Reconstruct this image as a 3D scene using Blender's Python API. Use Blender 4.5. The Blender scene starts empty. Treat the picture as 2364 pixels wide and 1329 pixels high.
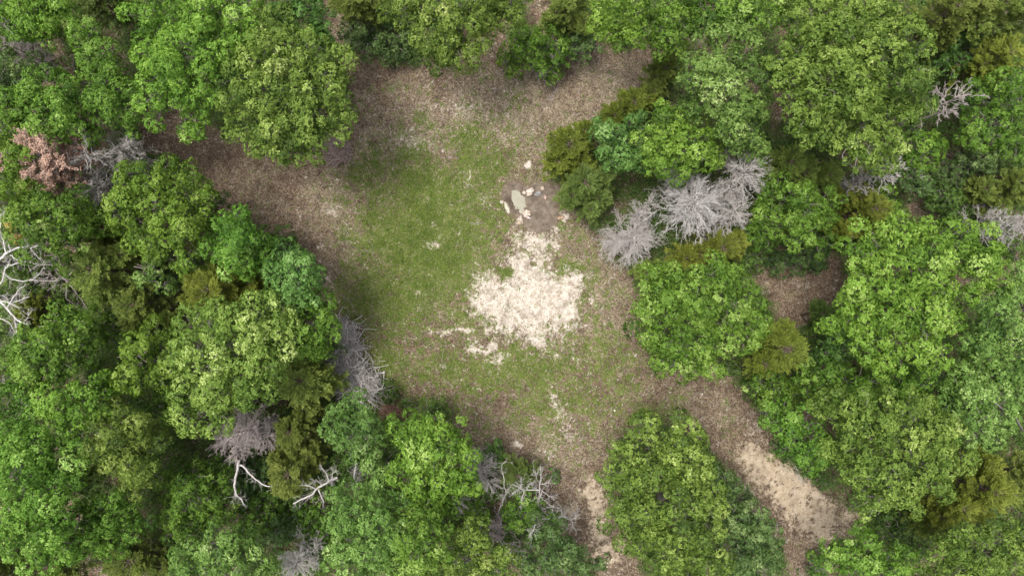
import bpy, math, random
import numpy as np

# ------------------------------------------------------------------ camera, light, exposure
scene = bpy.context.scene
H = 50.0                                   # drone height in metres, looking straight down
S0 = 75.0 / 2364.0                         # metres per photo pixel on the ground
cam_d = bpy.data.cameras.new("camera"); cam_d.lens = 24.0; cam_d.sensor_width = 36.0
cam_d.clip_start = 0.5; cam_d.clip_end = 3000
cam = bpy.data.objects.new("camera", cam_d); scene.collection.objects.link(cam)
cam.location = (0, 0, H); cam.rotation_euler = (0, 0, 0); scene.camera = cam

SUN_EL, SUN_AZ = 75.0, 160.0               # soft sun behind thin cloud (azimuth counter-clockwise from +X)
world = bpy.data.worlds.new("World"); scene.world = world; world.use_nodes = True
nt = world.node_tree; bg = nt.nodes["Background"]
sky = nt.nodes.new("ShaderNodeTexSky"); sky.sky_type = 'NISHITA'; sky.sun_disc = False
sky.sun_elevation = math.radians(SUN_EL); sky.sun_rotation = math.radians(90 - SUN_AZ)
sky.air_density = 1.0; sky.dust_density = 4.0; sky.ozone_density = 1.0
hs = nt.nodes.new("ShaderNodeHueSaturation"); hs.inputs["Saturation"].default_value = 0.30
nt.links.new(sky.outputs[0], hs.inputs["Color"]); nt.links.new(hs.outputs[0], bg.inputs[0])
bg.inputs[1].default_value = 0.12
sun_d = bpy.data.lights.new("sun", 'SUN'); sun_d.energy = 1.5; sun_d.angle = math.radians(20)
sun_d.color = (1.0, 0.95, 0.88)
sun = bpy.data.objects.new("sun", sun_d); scene.collection.objects.link(sun)
sun.rotation_euler = (math.radians(90 - SUN_EL), 0, math.radians(SUN_AZ + 90)); sun.location = (-20, 20, 60)
scene.view_settings.view_transform = 'Standard'; scene.view_settings.look = 'None'
scene.view_settings.gamma = 1.0; scene.view_settings.exposure = 1.13
scene.cycles.max_bounces = 6; scene.cycles.diffuse_bounces = 4; scene.cycles.transmission_bounces = 4
scene.cycles.glossy_bounces = 2

# ------------------------------------------------------------------ helpers
COL = scene.collection
RNG = np.random.default_rng(7)

def P(u, v, z=0.0):
    """a photo pixel seen at height z -> world x, y"""
    k = S0 * (H - z) / H
    return (np.asarray(u, float) - 1182.0) * k, (664.5 - np.asarray(v, float)) * k

def nrm(a):
    return a / np.maximum(np.linalg.norm(a, axis=-1, keepdims=True), 1e-9)

def tag(o, label=None, cat=None, group=None, kind=None):
    if label: o["label"] = label
    if cat: o["category"] = cat
    if group: o["group"] = group
    if kind: o["kind"] = kind
    return o

def mesh_obj(name, verts, faces, mat, parent=None, face_attr=None, point_attr=None, smooth=False):
    """faces: (n,k) array, all the same size"""
    me = bpy.data.meshes.new(name)
    verts = np.ascontiguousarray(verts, dtype=np.float32)
    faces = np.ascontiguousarray(faces, dtype=np.int32)
    n, k = faces.shape
    me.vertices.add(len(verts)); me.vertices.foreach_set("co", verts.ravel())
    me.loops.add(n * k); me.loops.foreach_set("vertex_index", faces.ravel())
    me.polygons.add(n); me.polygons.foreach_set("loop_start", np.arange(0, n * k, k, dtype=np.int32))
    if smooth: me.polygons.foreach_set("use_smooth", np.ones(n, dtype=bool))
    for key, arr in (face_attr or {}).items():
        at = me.attributes.new(key, 'FLOAT', 'FACE'); at.data.foreach_set("value", np.ascontiguousarray(arr, dtype=np.float32))
    for key, arr in (point_attr or {}).items():
        at = me.attributes.new(key, 'FLOAT', 'POINT'); at.data.foreach_set("value", np.ascontiguousarray(arr, dtype=np.float32))
    me.update(calc_edges=True)
    for m in (mat if isinstance(mat, (list, tuple)) else [mat]): me.materials.append(m)
    o = bpy.data.objects.new(name, me); COL.objects.link(o)
    if parent: o.parent = parent
    return o

def tubes(L, R, sides=4):
    """L (n,k,3) polylines, R (n,k) radii -> verts, quads"""
    n, k, _ = L.shape
    T = np.empty_like(L); T[:, 1:-1] = L[:, 2:] - L[:, :-2]; T[:, 0] = L[:, 1] - L[:, 0]; T[:, -1] = L[:, -1] - L[:, -2]
    T = nrm(T)
    ref = np.where(np.abs(T[..., 2:3]) > 0.9, np.array([1.0, 0, 0]), np.array([0, 0, 1.0]))
    A = nrm(np.cross(T, ref)); B = np.cross(T, A)
    ang = np.arange(sides) * 2 * math.pi / sides
    V = L[:, :, None, :] + R[:, :, None, None] * (A[:, :, None, :] * np.cos(ang)[None, None, :, None] + B[:, :, None, :] * np.sin(ang)[None, None, :, None])
    idx = np.arange(n * k * sides).reshape(n, k, sides)
    a = idx[:, :-1, :]; b = np.roll(a, -1, axis=2); d = idx[:, 1:, :]; c = np.roll(d, -1, axis=2)
    F = np.stack([a, b, c, d], -1).reshape(-1, 4)
    return V.reshape(-1, 3), F

class Acc:
    def __init__(s): s.v = []; s.f = []; s.t = []; s.n = 0
    def add(s, V, F, t=None):
        s.v.append(V); s.f.append(F + s.n); s.n += len(V)
        s.t.append(np.zeros(len(F)) if t is None else t)
    def tube(s, L, R, sides=4, t=0.5):
        if len(L) == 0: return
        V, F = tubes(np.asarray(L, float), np.asarray(R, float), sides); s.add(V, F, np.full(len(F), t))
    def build(s, name, mat, parent=None, smooth=False):
        return mesh_obj(name, np.concatenate(s.v), np.concatenate(s.f), mat, parent, face_attr={"tint": np.concatenate(s.t)}, smooth=smooth)

def leaves(Pt, D, N, L, W, fold=0.18):
    """rhombic leaves: base Pt, direction D, normal N"""
    Sd = nrm(np.cross(D, N)); N = nrm(np.cross(Sd, D))
    L = L[:, None]; W = W[:, None]
    a = Pt; c = Pt + D * L
    m = Pt + D * L * 0.55 + N * (L * fold)
    b = m + Sd * W * 0.5; d = m - Sd * W * 0.5
    c = c - N * (L * fold * 0.3)
    V = np.stack([a, b, c, d], 1).reshape(-1, 3)
    return V, np.arange(len(V)).reshape(-1, 4)

def curved(a, b, k, rng, jit=0.08, lift=0.0):
    """polylines (n,k,3) from a to b with bends"""
    t = np.linspace(0, 1, k)[None, :, None]
    ln = np.linalg.norm(b - a, axis=1)[:, None, None]
    L = a[:, None, :] * (1 - t) + b[:, None, :] * t
    w = np.sin(t * math.pi)
    L = L + rng.normal(0, 1, (len(a), k, 3)) * ln * jit * np.minimum(1, w * 1.5)
    L[..., 2] += (lift * ln * w)[..., 0]
    return L

# 2-D value noise
def vnoise(x, y, seed=0):
    xi = np.floor(x).astype(np.int64); yi = np.floor(y).astype(np.int64)
    fx = x - xi; fy = y - yi; fx = fx * fx * (3 - 2 * fx); fy = fy * fy * (3 - 2 * fy)
    def h(i, j):
        n = (i * 374761393 + j * 668265263 + seed * 974711) & 0x7fffffff
        n = ((n ^ (n >> 13)) * 1274126177) & 0x7fffffff
        return ((n ^ (n >> 16)) & 0xffff) / 65535.0
    return (h(xi, yi) * (1 - fx) + h(xi + 1, yi) * fx) * (1 - fy) + (h(xi, yi + 1) * (1 - fx) + h(xi + 1, yi + 1) * fx) * fy
def fbm(x, y, seed=0, o=4):
    r = 0; a = 0.5; s = 0
    for i in range(o):
        r = r + a * vnoise(x * 2 ** i, y * 2 ** i, seed + i * 17); s += a; a *= 0.55
    return r / s
def sstep(a, b, x):
    t = np.clip((x - a) / (b - a), 0, 1); return t * t * (3 - 2 * t)

# ------------------------------------------------------------------ materials
def new_mat(name):
    m = bpy.data.materials.new(name); m.use_nodes = True
    nt = m.node_tree; nt.nodes.clear()
    out = nt.nodes.new("ShaderNodeOutputMaterial")
    return m, nt, out
def ramp(nt, fac, stops, interp='LINEAR'):
    r = nt.nodes.new("ShaderNodeValToRGB"); r.color_ramp.interpolation = interp
    e = r.color_ramp.elements
    while len(e) < len(stops): e.new(0.5)
    for i, (p, c) in enumerate(stops): e[i].position = p; e[i].color = (*c, 1)
    if fac is not None: nt.links.new(fac, r.inputs[0])
    return r.outputs[0]
def attr(nt, name):
    a = nt.nodes.new("ShaderNodeAttribute"); a.attribute_name = name; return a.outputs["Fac"]
def noise(nt, scale, detail=4, vec=None, rough=0.6):
    n = nt.nodes.new("ShaderNodeTexNoise"); n.inputs["Scale"].default_value = scale; n.inputs["Detail"].default_value = detail
    n.inputs["Roughness"].default_value = rough
    if vec: nt.links.new(vec, n.inputs["Vector"])
    return n.outputs[0]
def pos(nt):
    return nt.nodes.new("ShaderNodeNewGeometry").outputs["Position"]
def math_n(nt, op, a, b=None, c=None, clamp=False):
    m = nt.nodes.new("ShaderNodeMath"); m.operation = op; m.use_clamp = clamp
    for i, x in enumerate((a, b, c)):
        if x is None: continue
        if isinstance(x, (int, float)): m.inputs[i].default_value = x
        else: nt.links.new(x, m.inputs[i])
    return m.outputs[0]
def mixc(nt, f, a, b, mode='MIX'):
    m = nt.nodes.new("ShaderNodeMix"); m.data_type = 'RGBA'; m.blend_type = mode
    for i, x in ((0, f), (6, a), (7, b)):
        if isinstance(x, (int, float)): m.inputs[i].default_value = x
        elif isinstance(x, tuple): m.inputs[i].default_value = (*x, 1)
        else: nt.links.new(x, m.inputs[i])
    return m.outputs[2]

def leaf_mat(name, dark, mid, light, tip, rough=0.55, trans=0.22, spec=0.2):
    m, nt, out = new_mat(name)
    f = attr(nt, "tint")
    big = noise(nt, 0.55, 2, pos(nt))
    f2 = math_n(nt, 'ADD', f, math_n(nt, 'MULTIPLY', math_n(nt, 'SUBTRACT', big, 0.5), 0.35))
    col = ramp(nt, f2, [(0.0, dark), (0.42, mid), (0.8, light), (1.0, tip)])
    oi = nt.nodes.new("ShaderNodeObjectInfo")
    hsv = nt.nodes.new("ShaderNodeHueSaturation"); nt.links.new(col, hsv.inputs["Color"]); hsv.inputs["Saturation"].default_value = 1.0
    nt.links.new(math_n(nt, 'MULTIPLY_ADD', oi.outputs["Random"], 0.016, 0.492), hsv.inputs["Hue"])
    nt.links.new(math_n(nt, 'MULTIPLY_ADD', oi.outputs["Random"], 0.2, 0.9), hsv.inputs["Value"])
    col = hsv.outputs[0]
    p = nt.nodes.new("ShaderNodeBsdfPrincipled"); nt.links.new(col, p.inputs["Base Color"])
    p.inputs["Roughness"].default_value = rough; p.inputs["Specular IOR Level"].default_value = spec
    tr = nt.nodes.new("ShaderNodeBsdfTranslucent")
    nt.links.new(mixc(nt, 1.0, col, (1.15, 1.25, 0.6), 'MULTIPLY'), tr.inputs[0])
    mx = nt.nodes.new("ShaderNodeMixShader"); mx.inputs[0].default_value = trans
    nt.links.new(p.outputs[0], mx.inputs[1]); nt.links.new(tr.outputs[0], mx.inputs[2]); nt.links.new(mx.outputs[0], out.inputs[0])
    return m
def bark_mat(name, c1, c2, scale=6.0, rough=0.85):
    m, nt, out = new_mat(name)
    f = noise(nt, scale, 5, pos(nt), 0.7)
    f2 = math_n(nt, 'ADD', f, math_n(nt, 'MULTIPLY', math_n(nt, 'SUBTRACT', attr(nt, "tint"), 0.5), 0.8))
    col = ramp(nt, f2, [(0.3, c1), (0.7, c2)])
    p = nt.nodes.new("ShaderNodeBsdfPrincipled"); nt.links.new(col, p.inputs["Base Color"]); p.inputs["Roughness"].default_value = rough
    p.inputs["Specular IOR Level"].default_value = 0.2
    b = nt.nodes.new("ShaderNodeBump"); b.inputs["Strength"].default_value = 0.5; b.inputs["Distance"].default_value = 0.02
    nt.links.new(noise(nt, scale * 6, 4, pos(nt)), b.inputs["Height"]); nt.links.new(b.outputs[0], p.inputs["Normal"])
    nt.links.new(p.outputs[0], out.inputs[0])
    return m

M = {
 'oak':    leaf_mat("leaf_green",      (0.030,0.072,0.010), (0.092,0.188,0.022), (0.185,0.320,0.046), (0.36,0.50,0.14)),
 'bright': leaf_mat("leaf_bright",     (0.036,0.085,0.010), (0.115,0.215,0.025), (0.215,0.350,0.048), (0.38,0.51,0.14)),
 'yellow': leaf_mat("leaf_yellow_green",(0.042,0.082,0.014),(0.135,0.215,0.034), (0.260,0.360,0.072), (0.48,0.55,0.20)),
 'blue':   leaf_mat("leaf_blue_green", (0.028,0.066,0.016), (0.080,0.172,0.034), (0.155,0.290,0.064), (0.29,0.44,0.15)),
 'pale':   leaf_mat("leaf_pale_green", (0.038,0.083,0.018), (0.124,0.220,0.042), (0.235,0.360,0.088), (0.46,0.56,0.23)),
 'dull':   leaf_mat("leaf_dull_green", (0.026,0.055,0.016), (0.076,0.138,0.036), (0.140,0.222,0.066), (0.26,0.35,0.13)),
 'cedar':  leaf_mat("leaf_cedar_olive",(0.070,0.100,0.020), (0.155,0.210,0.044), (0.265,0.325,0.075), (0.40,0.45,0.13), trans=0.22),
 'gold':   leaf_mat("leaf_cedar_gold", (0.070,0.096,0.014), (0.168,0.212,0.034), (0.290,0.335,0.056), (0.42,0.45,0.11), trans=0.22),
 'cedarg': leaf_mat("leaf_cedar_green",(0.050,0.082,0.020), (0.112,0.172,0.040), (0.190,0.270,0.066), (0.32,0.41,0.16), trans=0.22),
 'rust':   leaf_mat("leaf_dead_rust",  (0.27,0.16,0.11), (0.45,0.285,0.205), (0.56,0.39,0.30), (0.62,0.47,0.38), trans=0.1),
 'autumn': leaf_mat("leaf_yellow_turned",(0.16,0.13,0.03), (0.36,0.29,0.07), (0.50,0.38,0.12), (0.55,0.42,0.18)),
 'under':  leaf_mat("leaf_undergrowth",(0.030,0.060,0.012), (0.070,0.125,0.024), (0.12,0.20,0.038), (0.20,0.29,0.08)),
 'bark':   bark_mat("bark_grey_brown", (0.08,0.068,0.055), (0.25,0.225,0.20)),
 'cbark':  bark_mat("bark_cedar", (0.09,0.06,0.045), (0.22,0.17,0.14)),
 'twig':   bark_mat("twig_grey", (0.21,0.19,0.175), (0.52,0.485,0.455)),
 'twigp':  bark_mat("twig_mauve_grey", (0.20,0.165,0.15), (0.46,0.40,0.38)),
 'white':  bark_mat("wood_bleached", (0.24,0.215,0.20), (0.56,0.53,0.505), 4.0),
}

# ------------------------------------------------------------------ ground masks, in photo pixels laid on the ground
def sdf_poly(x, y, poly):
    """signed distance, negative inside"""
    p = np.array(poly, float); q = np.roll(p, -1, 0)
    d = np.full(x.shape, 1e9); ins = np.zeros(x.shape, bool)
    for (ax, ay), (bx, by) in zip(p, q):
        ex, ey = bx - ax, by - ay
        t = np.clip(((x - ax) * ex + (y - ay) * ey) / (ex * ex + ey * ey + 1e-9), 0, 1)
        d = np.minimum(d, (x - ax - t * ex) ** 2 + (y - ay - t * ey) ** 2)
        c = ((ay > y) != (by > y)) & (x < (bx - ax) * (y - ay) / (by - ay + 1e-12) + ax)
        ins ^= c
    d = np.sqrt(d); return np.where(ins, -d, d)
def blob(u, v, cx, cy, rx, ry, rot=0.0):
    c, s = math.cos(math.radians(rot)), math.sin(math.radians(rot))
    a = ((u - cx) * c + (v - cy) * s) / rx; b = (-(u - cx) * s + (v - cy) * c) / ry
    return np.exp(-(a * a + b * b) * 0.9)

CLEAR = [(300,190),(330,330),(470,410),(500,500),(640,530),(730,640),(770,730),(770,900),(880,930),(1000,955),(1100,1040),(1200,1060),
         (1240,1180),(1330,1240),(1380,1329),(1400,1500),(1500,1500),(1480,1329),(1410,1200),(1385,1080),(1410,1010),(1510,955),(1630,1010),(1700,1120),(1790,1230),
         (1820,1329),(1840,1420),(1910,1420),(1900,1329),(1990,1210),(1800,1070),(1730,930),(1640,850),(1500,850),(1450,650),(1350,525),(1280,470),
         (1250,360),(1330,285),(1480,215),(1540,130),(1370,118),(1290,185),(1150,165),(1000,165),(830,130),(800,-60),(760,-60),(760,50),(800,140),
         (830,260),(780,330),(640,370),(500,310),(400,230)]
CLEAR2 = [(1730,585),(1930,600),(1930,680),(1850,745),(1800,740)]
CLEAR3 = [(2080,380),(2190,380),(2200,500),(2090,500)]
MAIN = [(1225,535),(1262,530),(1285,560),(1272,598),(1256,608),(1262,640),(1292,655),(1325,620),(1343,630),(1335,660),(1322,690),(1320,735),
        (1280,755),(1250,790),(1195,765),(1145,765),(1120,735),(1097,705),(1088,680),(1108,650),(1102,628),(1150,640),(1175,600),(1200,570)]
PATHR = [(1715,1022),(1750,1037),(1765,1060),(1830,1080),(1880,1130),(1900,1160),(1928,1165),(1922,1243),(1880,1235),(1820,1190),(1790,1150),(1740,1098),(1715,1060)]
STRIP = [(1362,1112),(1380,1128),(1392,1180),(1382,1212),(1395,1250),(1432,1268),(1385,1275),(1366,1220),(1370,1180),(1358,1140)]
HOLLOW = (1196, 460, 17, 36, -22)

def masks(u, v):
    n1 = fbm(u / 60, v / 60, 3); n2 = fbm(u / 22, v / 22, 11); n3 = fbm(u / 9, v / 9, 23, 3)
    wu = u + (n1 - .5) * 60 + (n2 - .5) * 22; wv = v + (fbm(u / 60, v / 60, 43) - .5) * 60 + (fbm(u / 22, v / 22, 51) - .5) * 22
    g = np.zeros_like(u)
    for cx, cy, rx, ry, w in [(985,540,150,190,1.15),(1090,370,100,100,.75),(890,690,110,140,.75),(1130,490,60,70,.75),(880,850,90,110,.65),(1130,850,230,55,.75),
                              (1400,850,110,80,.55),(1300,930,160,80,.55),(1490,955,90,40,.65),(900,400,110,70,.5),(1310,612,40,30,1.0),(1165,632,30,16,1.2),
                              (1170,300,60,60,.35),(1340,730,40,30,.5),(1040,700,80,60,.4),(1000,930,140,60,.45),(820,410,40,20,.6),(930,200,70,30,.22),
                              (1320,960,100,60,.4),(1370,1030,80,30,.25),(1150,680,430,400,.34),(1120,320,260,110,.30),(1720,990,60,30,.25),(1790,1060,40,14,.6),(1250,90,60,60,.6),(1070,150,60,20,.6)]:
        g = np.maximum(g, w * blob(wu, wv, cx, cy, rx, ry)) + 0.0
    g = g + (n2 - .5) * .5 + (n3 - .5) * .45 + (n1 - .5) * .3
    dm = sdf_poly(u + (n2 - .5) * 26 + (n3 - .5) * 12, v + (fbm(u / 22, v / 22, 61) - .5) * 26, MAIN)
    s = sstep(40, -30, dm) * np.clip(.70 + .8 * blob(u, v, 1300, 695, 42, 55) + .7 * blob(u, v, 1240, 637, 48, 24, 30) + .4 * blob(u, v, 1160, 710, 50, 50, 30), 0, 1.3)
    s = s * (1 - 0.95 * sstep(.45, .75, blob(u, v, 1165, 626, 30, 17))) * (1 - .9 * sstep(.4, .7, blob(u, v, 1231, 609, 11, 8, 20))) * (1 - .85 * sstep(.4, .7, blob(u, v, 1260, 606, 8, 5)))
    s = s * (1 - .6 * sstep(.3, .8, blob(u, v, 1138, 742, 13, 20))) * (1 - .55 * sstep(.4, .8, blob(u, v, 1158, 655, 16, 18))) * (1 - .5 * blob(u, v, 1235, 585, 45, 14)) * (1 - .45 * blob(u, v, 1285, 715, 14, 60, 20))
    for cx, cy, rx, ry, w in [(1092,803,20,11,.85),(1130,803,16,16,.9),(1235,765,60,40,.7),(1245,795,22,13,.8),(1216,380,9,8,1.2),(1000,564,16,9,.85),(770,488,17,12,.7),
                              (735,566,10,8,.6),(760,640,10,14,.5),(1030,850,18,8,.45),(1190,1020,12,8,.7),(1290,940,12,70,.42),(1310,1000,14,30,.4),(1075,765,26,10,.6),(1145,830,26,14,.6),
                              (1370,690,12,20,.4),(1320,750,28,14,.7),(1020,765,40,8,.45),(1215,558,40,26,.6),(1250,530,40,14,.8),(1300,500,12,10,.8),(1198,513,12,10,.7),
                              (1115,465,12,16,.4),(1330,828,9,6,.6),(1290,822,10,8,.6),(1270,1040,30,20,.35),(1320,1180,26,26,.6),(1740,1000,26,26,.45),(1770,1120,60,30,.45),(1860,1190,60,50,.5),(1400,1290,40,20,.6),(1340,1140,18,40,.35),(955,330,50,25,.35),(1060,250,40,20,.3),(997,517,8,8,.5),(1085,412,9,20,.4)]:
        rot = -22 if (cx, cy) in ((1290,940),(1310,1000)) else 0
        s = np.maximum(s, w * blob(wu * .4 + u * .6, wv * .4 + v * .6, cx, cy, rx, ry, rot))
    tone = np.zeros_like(u)
    for poly in (PATHR, STRIP):
        d = sdf_poly(u + (n2 - .5) * 24 + (n3 - .5) * 10, v + (fbm(u / 22, v / 22, 71) - .5) * 24, poly)
        s = np.maximum(s, .84 * sstep(34, -20, d)); tone = np.maximum(tone, sstep(60, 10, d))
    tone = np.maximum(tone, .8 * blob(u, v, 1320, 1180, 60, 90))
    s = np.maximum(s, .62 * blob(wu, wv, 1975, 1205, 45, 25)); tone = np.maximum(tone, sstep(.1, .5, blob(u, v, 1975, 1205, 70, 40)))
    pale = (n1 - .5) * 1.0 + (n2 - .5) * 1.1 + (n3 - .5) * .7 + np.maximum.reduce([.95 * blob(wu, wv, 1180, 260, 300, 110), .8 * blob(wu, wv, 1400, 200, 150, 60), .55 * blob(wu, wv, 1300, 1010, 260, 110), .8 * blob(wu, wv, 960, 330, 130, 70),
                              .6 * blob(wu, wv, 1420, 700, 90, 150), .5 * blob(wu, wv, 800, 560, 90, 180), .45 * blob(wu, wv, 1600, 950, 110, 70), .8 * blob(wu, wv, 780, 470, 50, 50), .5 * blob(wu, wv, 1300, 560, 300, 300)])
    mud = np.maximum.reduce([sstep(.42, .62, blob(u + (n3 - .5) * 14, v + (n2 - .5) * 14, 1245, 490, 50, 54)), sstep(.45, .6, blob(u + (n3 - .5) * 14, v, 1190, 458, 38, 48, -15)),
                             .9 * sstep(.4, .6, blob(u, v + (n3 - .5) * 10, 1250, 442, 48, 24))])
    s = s * (1 - .6 * tone * sstep(.52, .72, fbm(u / 8, v / 8, 611, 3))); s = s * (1 - mud); g = g * (1 - mud)
    return g, s, np.clip(pale, 0, 1), mud, tone

def ground_z(x, y):
    u = x / S0 + 1182; v = 664.5 - y / S0
    hz = fbm(u / 7, v / 7, 133, 3) - .5
    z = (fbm(x / 7, y / 7, 5, 3) - .5) * .35
    hw = blob(u, v, *HOLLOW[:4], HOLLOW[4])
    z0 = -0.05 * blob(u, v, 1225, 475, 70, 55)
    return z * (1 - np.minimum(1, blob(u, v, 1225, 475, 120, 90) * 1.5)) + z0 - .30 * hw + .16 * hz * sstep(.05, .4, hw) + .10 * blob(u, v, 1168, 470, 10, 20, -30)

def axis_coords(lo, hi, step, far):
    c = list(np.arange(lo, hi + 1e-6, step)); s = step; x = c[-1]; up = []
    while x < far: s *= 1.25; x += s; up.append(x)
    s = step; x = c[0]; dn = []
    while x > -far: s *= 1.25; x -= s; dn.append(x)
    return np.array(dn[::-1] + c + up)

def build_ground():
    X = axis_coords(-39, 39, 0.125, 900); Y = axis_coords(-22.5, 22.5, 0.125, 900)
    gx, gy = np.meshgrid(X, Y); x = gx.ravel(); y = gy.ravel()
    u = x / S0 + 1182; v = 664.5 - y / S0
    g, s, pale, mud, tone = masks(u, v)
    V = np.stack([x, y, ground_z(x, y)], 1)
    idx = np.arange(len(x)).reshape(gx.shape)
    F = np.stack([idx[:-1, :-1], idx[:-1, 1:], idx[1:, 1:], idx[1:, :-1]], -1).reshape(-1, 4)
    m, nt, out = new_mat("ground_soil")
    p = pos(nt)
    fine = noise(nt, 9.0, 5, p, .7); med = noise(nt, 2.2, 4, p, .6)
    # leaf litter: every voronoi cell a fallen leaf or a bit of bare soil
    vo = nt.nodes.new("ShaderNodeTexVoronoi"); vo.inputs["Scale"].default_value = 11.0; nt.links.new(p, vo.inputs["Vector"])
    sep = nt.nodes.new("ShaderNodeSeparateColor"); nt.links.new(vo.outputs["Color"], sep.inputs[0])
    vo2 = nt.nodes.new("ShaderNodeTexVoronoi"); vo2.inputs["Scale"].default_value = 23.0; nt.links.new(p, vo2.inputs["Vector"])
    sep2 = nt.nodes.new("ShaderNodeSeparateColor"); nt.links.new(vo2.outputs["Color"], sep2.inputs[0])
    lf = math_n(nt, 'ADD', math_n(nt, 'MULTIPLY', sep.outputs[0], .5), math_n(nt, 'MULTIPLY', sep2.outputs[0], .5))
    brown = ramp(nt, lf, [(.15, (.048,.033,.022)), (.42, (.122,.082,.055)), (.7, (.200,.143,.098)), (.95, (.33,.26,.185))])
    tan = ramp(nt, lf, [(.12, (.080,.063,.042)), (.38, (.182,.145,.098)), (.66, (.305,.25,.175)), (.92, (.45,.385,.285))])
    patch = noise(nt, .9, 5, p, .65)
    lit = mixc(nt, math_n(nt, 'MULTIPLY_ADD', med, .9, math_n(nt, 'SUBTRACT', attr(nt, "pale"), .42), clamp=True), brown, tan)
    grass = ramp(nt, fine, [(.3, (.050,.078,.013)), (.5, (.110,.152,.026)), (.7, (.18,.205,.055))])
    gm = math_n(nt, 'ADD', attr(nt, "grass"), math_n(nt, 'MULTIPLY', math_n(nt, 'SUBTRACT', noise(nt, 3.2, 7, p, .74), .5), 3.2))
    gmask = ramp(nt, gm, [(.30, (0,0,0)), (.55, (1,1,1))])
    c = mixc(nt, math_n(nt, 'MULTIPLY', gmask, .85), lit, grass)
    wsand = ramp(nt, math_n(nt, 'ADD', math_n(nt, 'MULTIPLY', fine, .5), math_n(nt, 'MULTIPLY', med, .5)), [(.36, (.24,.195,.145)), (.46, (.43,.37,.30)), (.56, (.61,.55,.48))])
    tsand = ramp(nt, math_n(nt, 'ADD', math_n(nt, 'MULTIPLY', fine, .5), math_n(nt, 'MULTIPLY', med, .5)), [(.32, (.26,.20,.135)), (.46, (.42,.335,.235)), (.60, (.54,.45,.34))])
    sand = mixc(nt, attr(nt, "tone"), wsand, tsand)
    sm = math_n(nt, 'ADD', attr(nt, "sand"), math_n(nt, 'MULTIPLY', math_n(nt, 'SUBTRACT', math_n(nt, 'ADD', math_n(nt, 'MULTIPLY', noise(nt, 5.0, 6, p, .78), .68), math_n(nt, 'MULTIPLY', noise(nt, 1.7, 3, p, .6), .35)), .5), 4.4))
    smask = ramp(nt, sm, [(.30, (0,0,0)), (.66, (.96,.96,.96))])
    c = mixc(nt, smask, c, sand)
    mudc = ramp(nt, med, [(.35, (.115,.088,.064)), (.65, (.21,.168,.128))])
    c = mixc(nt, attr(nt, "mud"), c, mudc)
    c = mixc(nt, 1.0, c, ramp(nt, patch, [(.36, (.66,.64,.62)), (.5, (1,1,1)), (.66, (1.0,.99,.97))]), 'MULTIPLY')
    b = nt.nodes.new("ShaderNodeBsdfPrincipled"); nt.links.new(c, b.inputs["Base Color"])
    nt.links.new(math_n(nt, 'MULTIPLY_ADD', attr(nt, "mud"), -.5, .93), b.inputs["Roughness"]); b.inputs["Specular IOR Level"].default_value = .2
    bp = nt.nodes.new("ShaderNodeBump"); bp.inputs["Strength"].default_value = .8; bp.inputs["Distance"].default_value = .05
    nt.links.new(math_n(nt, 'ADD', lf, fine), bp.inputs["Height"]); nt.links.new(bp.outputs[0], b.inputs["Normal"])
    nt.links.new(b.outputs[0], out.inputs[0])
    o = mesh_obj("ground", V, F, m, point_attr={"grass": g, "sand": s, "pale": pale, "mud": mud, "tone": tone}, smooth=True)
    tag(o, kind="structure")
    # muddy puddle in the hollow
    a = np.linspace(0, 2 * math.pi, 40, endpoint=False)
    cx, cy = P(HOLLOW[0], HOLLOW[1])
    r = math.radians(-HOLLOW[4])
    ex = 1.0 * np.cos(a); ey = 1.9 * np.sin(a)
    rr = math.radians(22)
    px = cx + ex * math.cos(rr) - ey * math.sin(rr); py = cy + ex * math.sin(rr) + ey * math.cos(rr)
    V = np.concatenate([np.stack([px, py, np.full(40, -.20)], 1), [[cx, cy, -.20]]])
    F = np.array([[i, (i + 1) % 40, 40] for i in range(40)])
    m, nt, out = new_mat("puddle_water")
    b = nt.nodes.new("ShaderNodeBsdfPrincipled"); nt.links.new(ramp(nt, noise(nt, 1.5, 2, pos(nt)), [(.3, (.19,.178,.125)), (.7, (.26,.245,.18))]), b.inputs["Base Color"])
    b.inputs["Roughness"].default_value = .3; b.inputs["Specular IOR Level"].default_value = .25; nt.links.new(b.outputs[0], out.inputs[0])
    tag(mesh_obj("puddle", V, F, m), kind="structure")

build_ground()

# ------------------------------------------------------------------ loose cover on the ground (uncountable)
def scatter(n, rng, u0=-20, u1=2384, v0=-20, v1=1349):
    return rng.uniform(u0, u1, n), rng.uniform(v0, v1, n)

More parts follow.
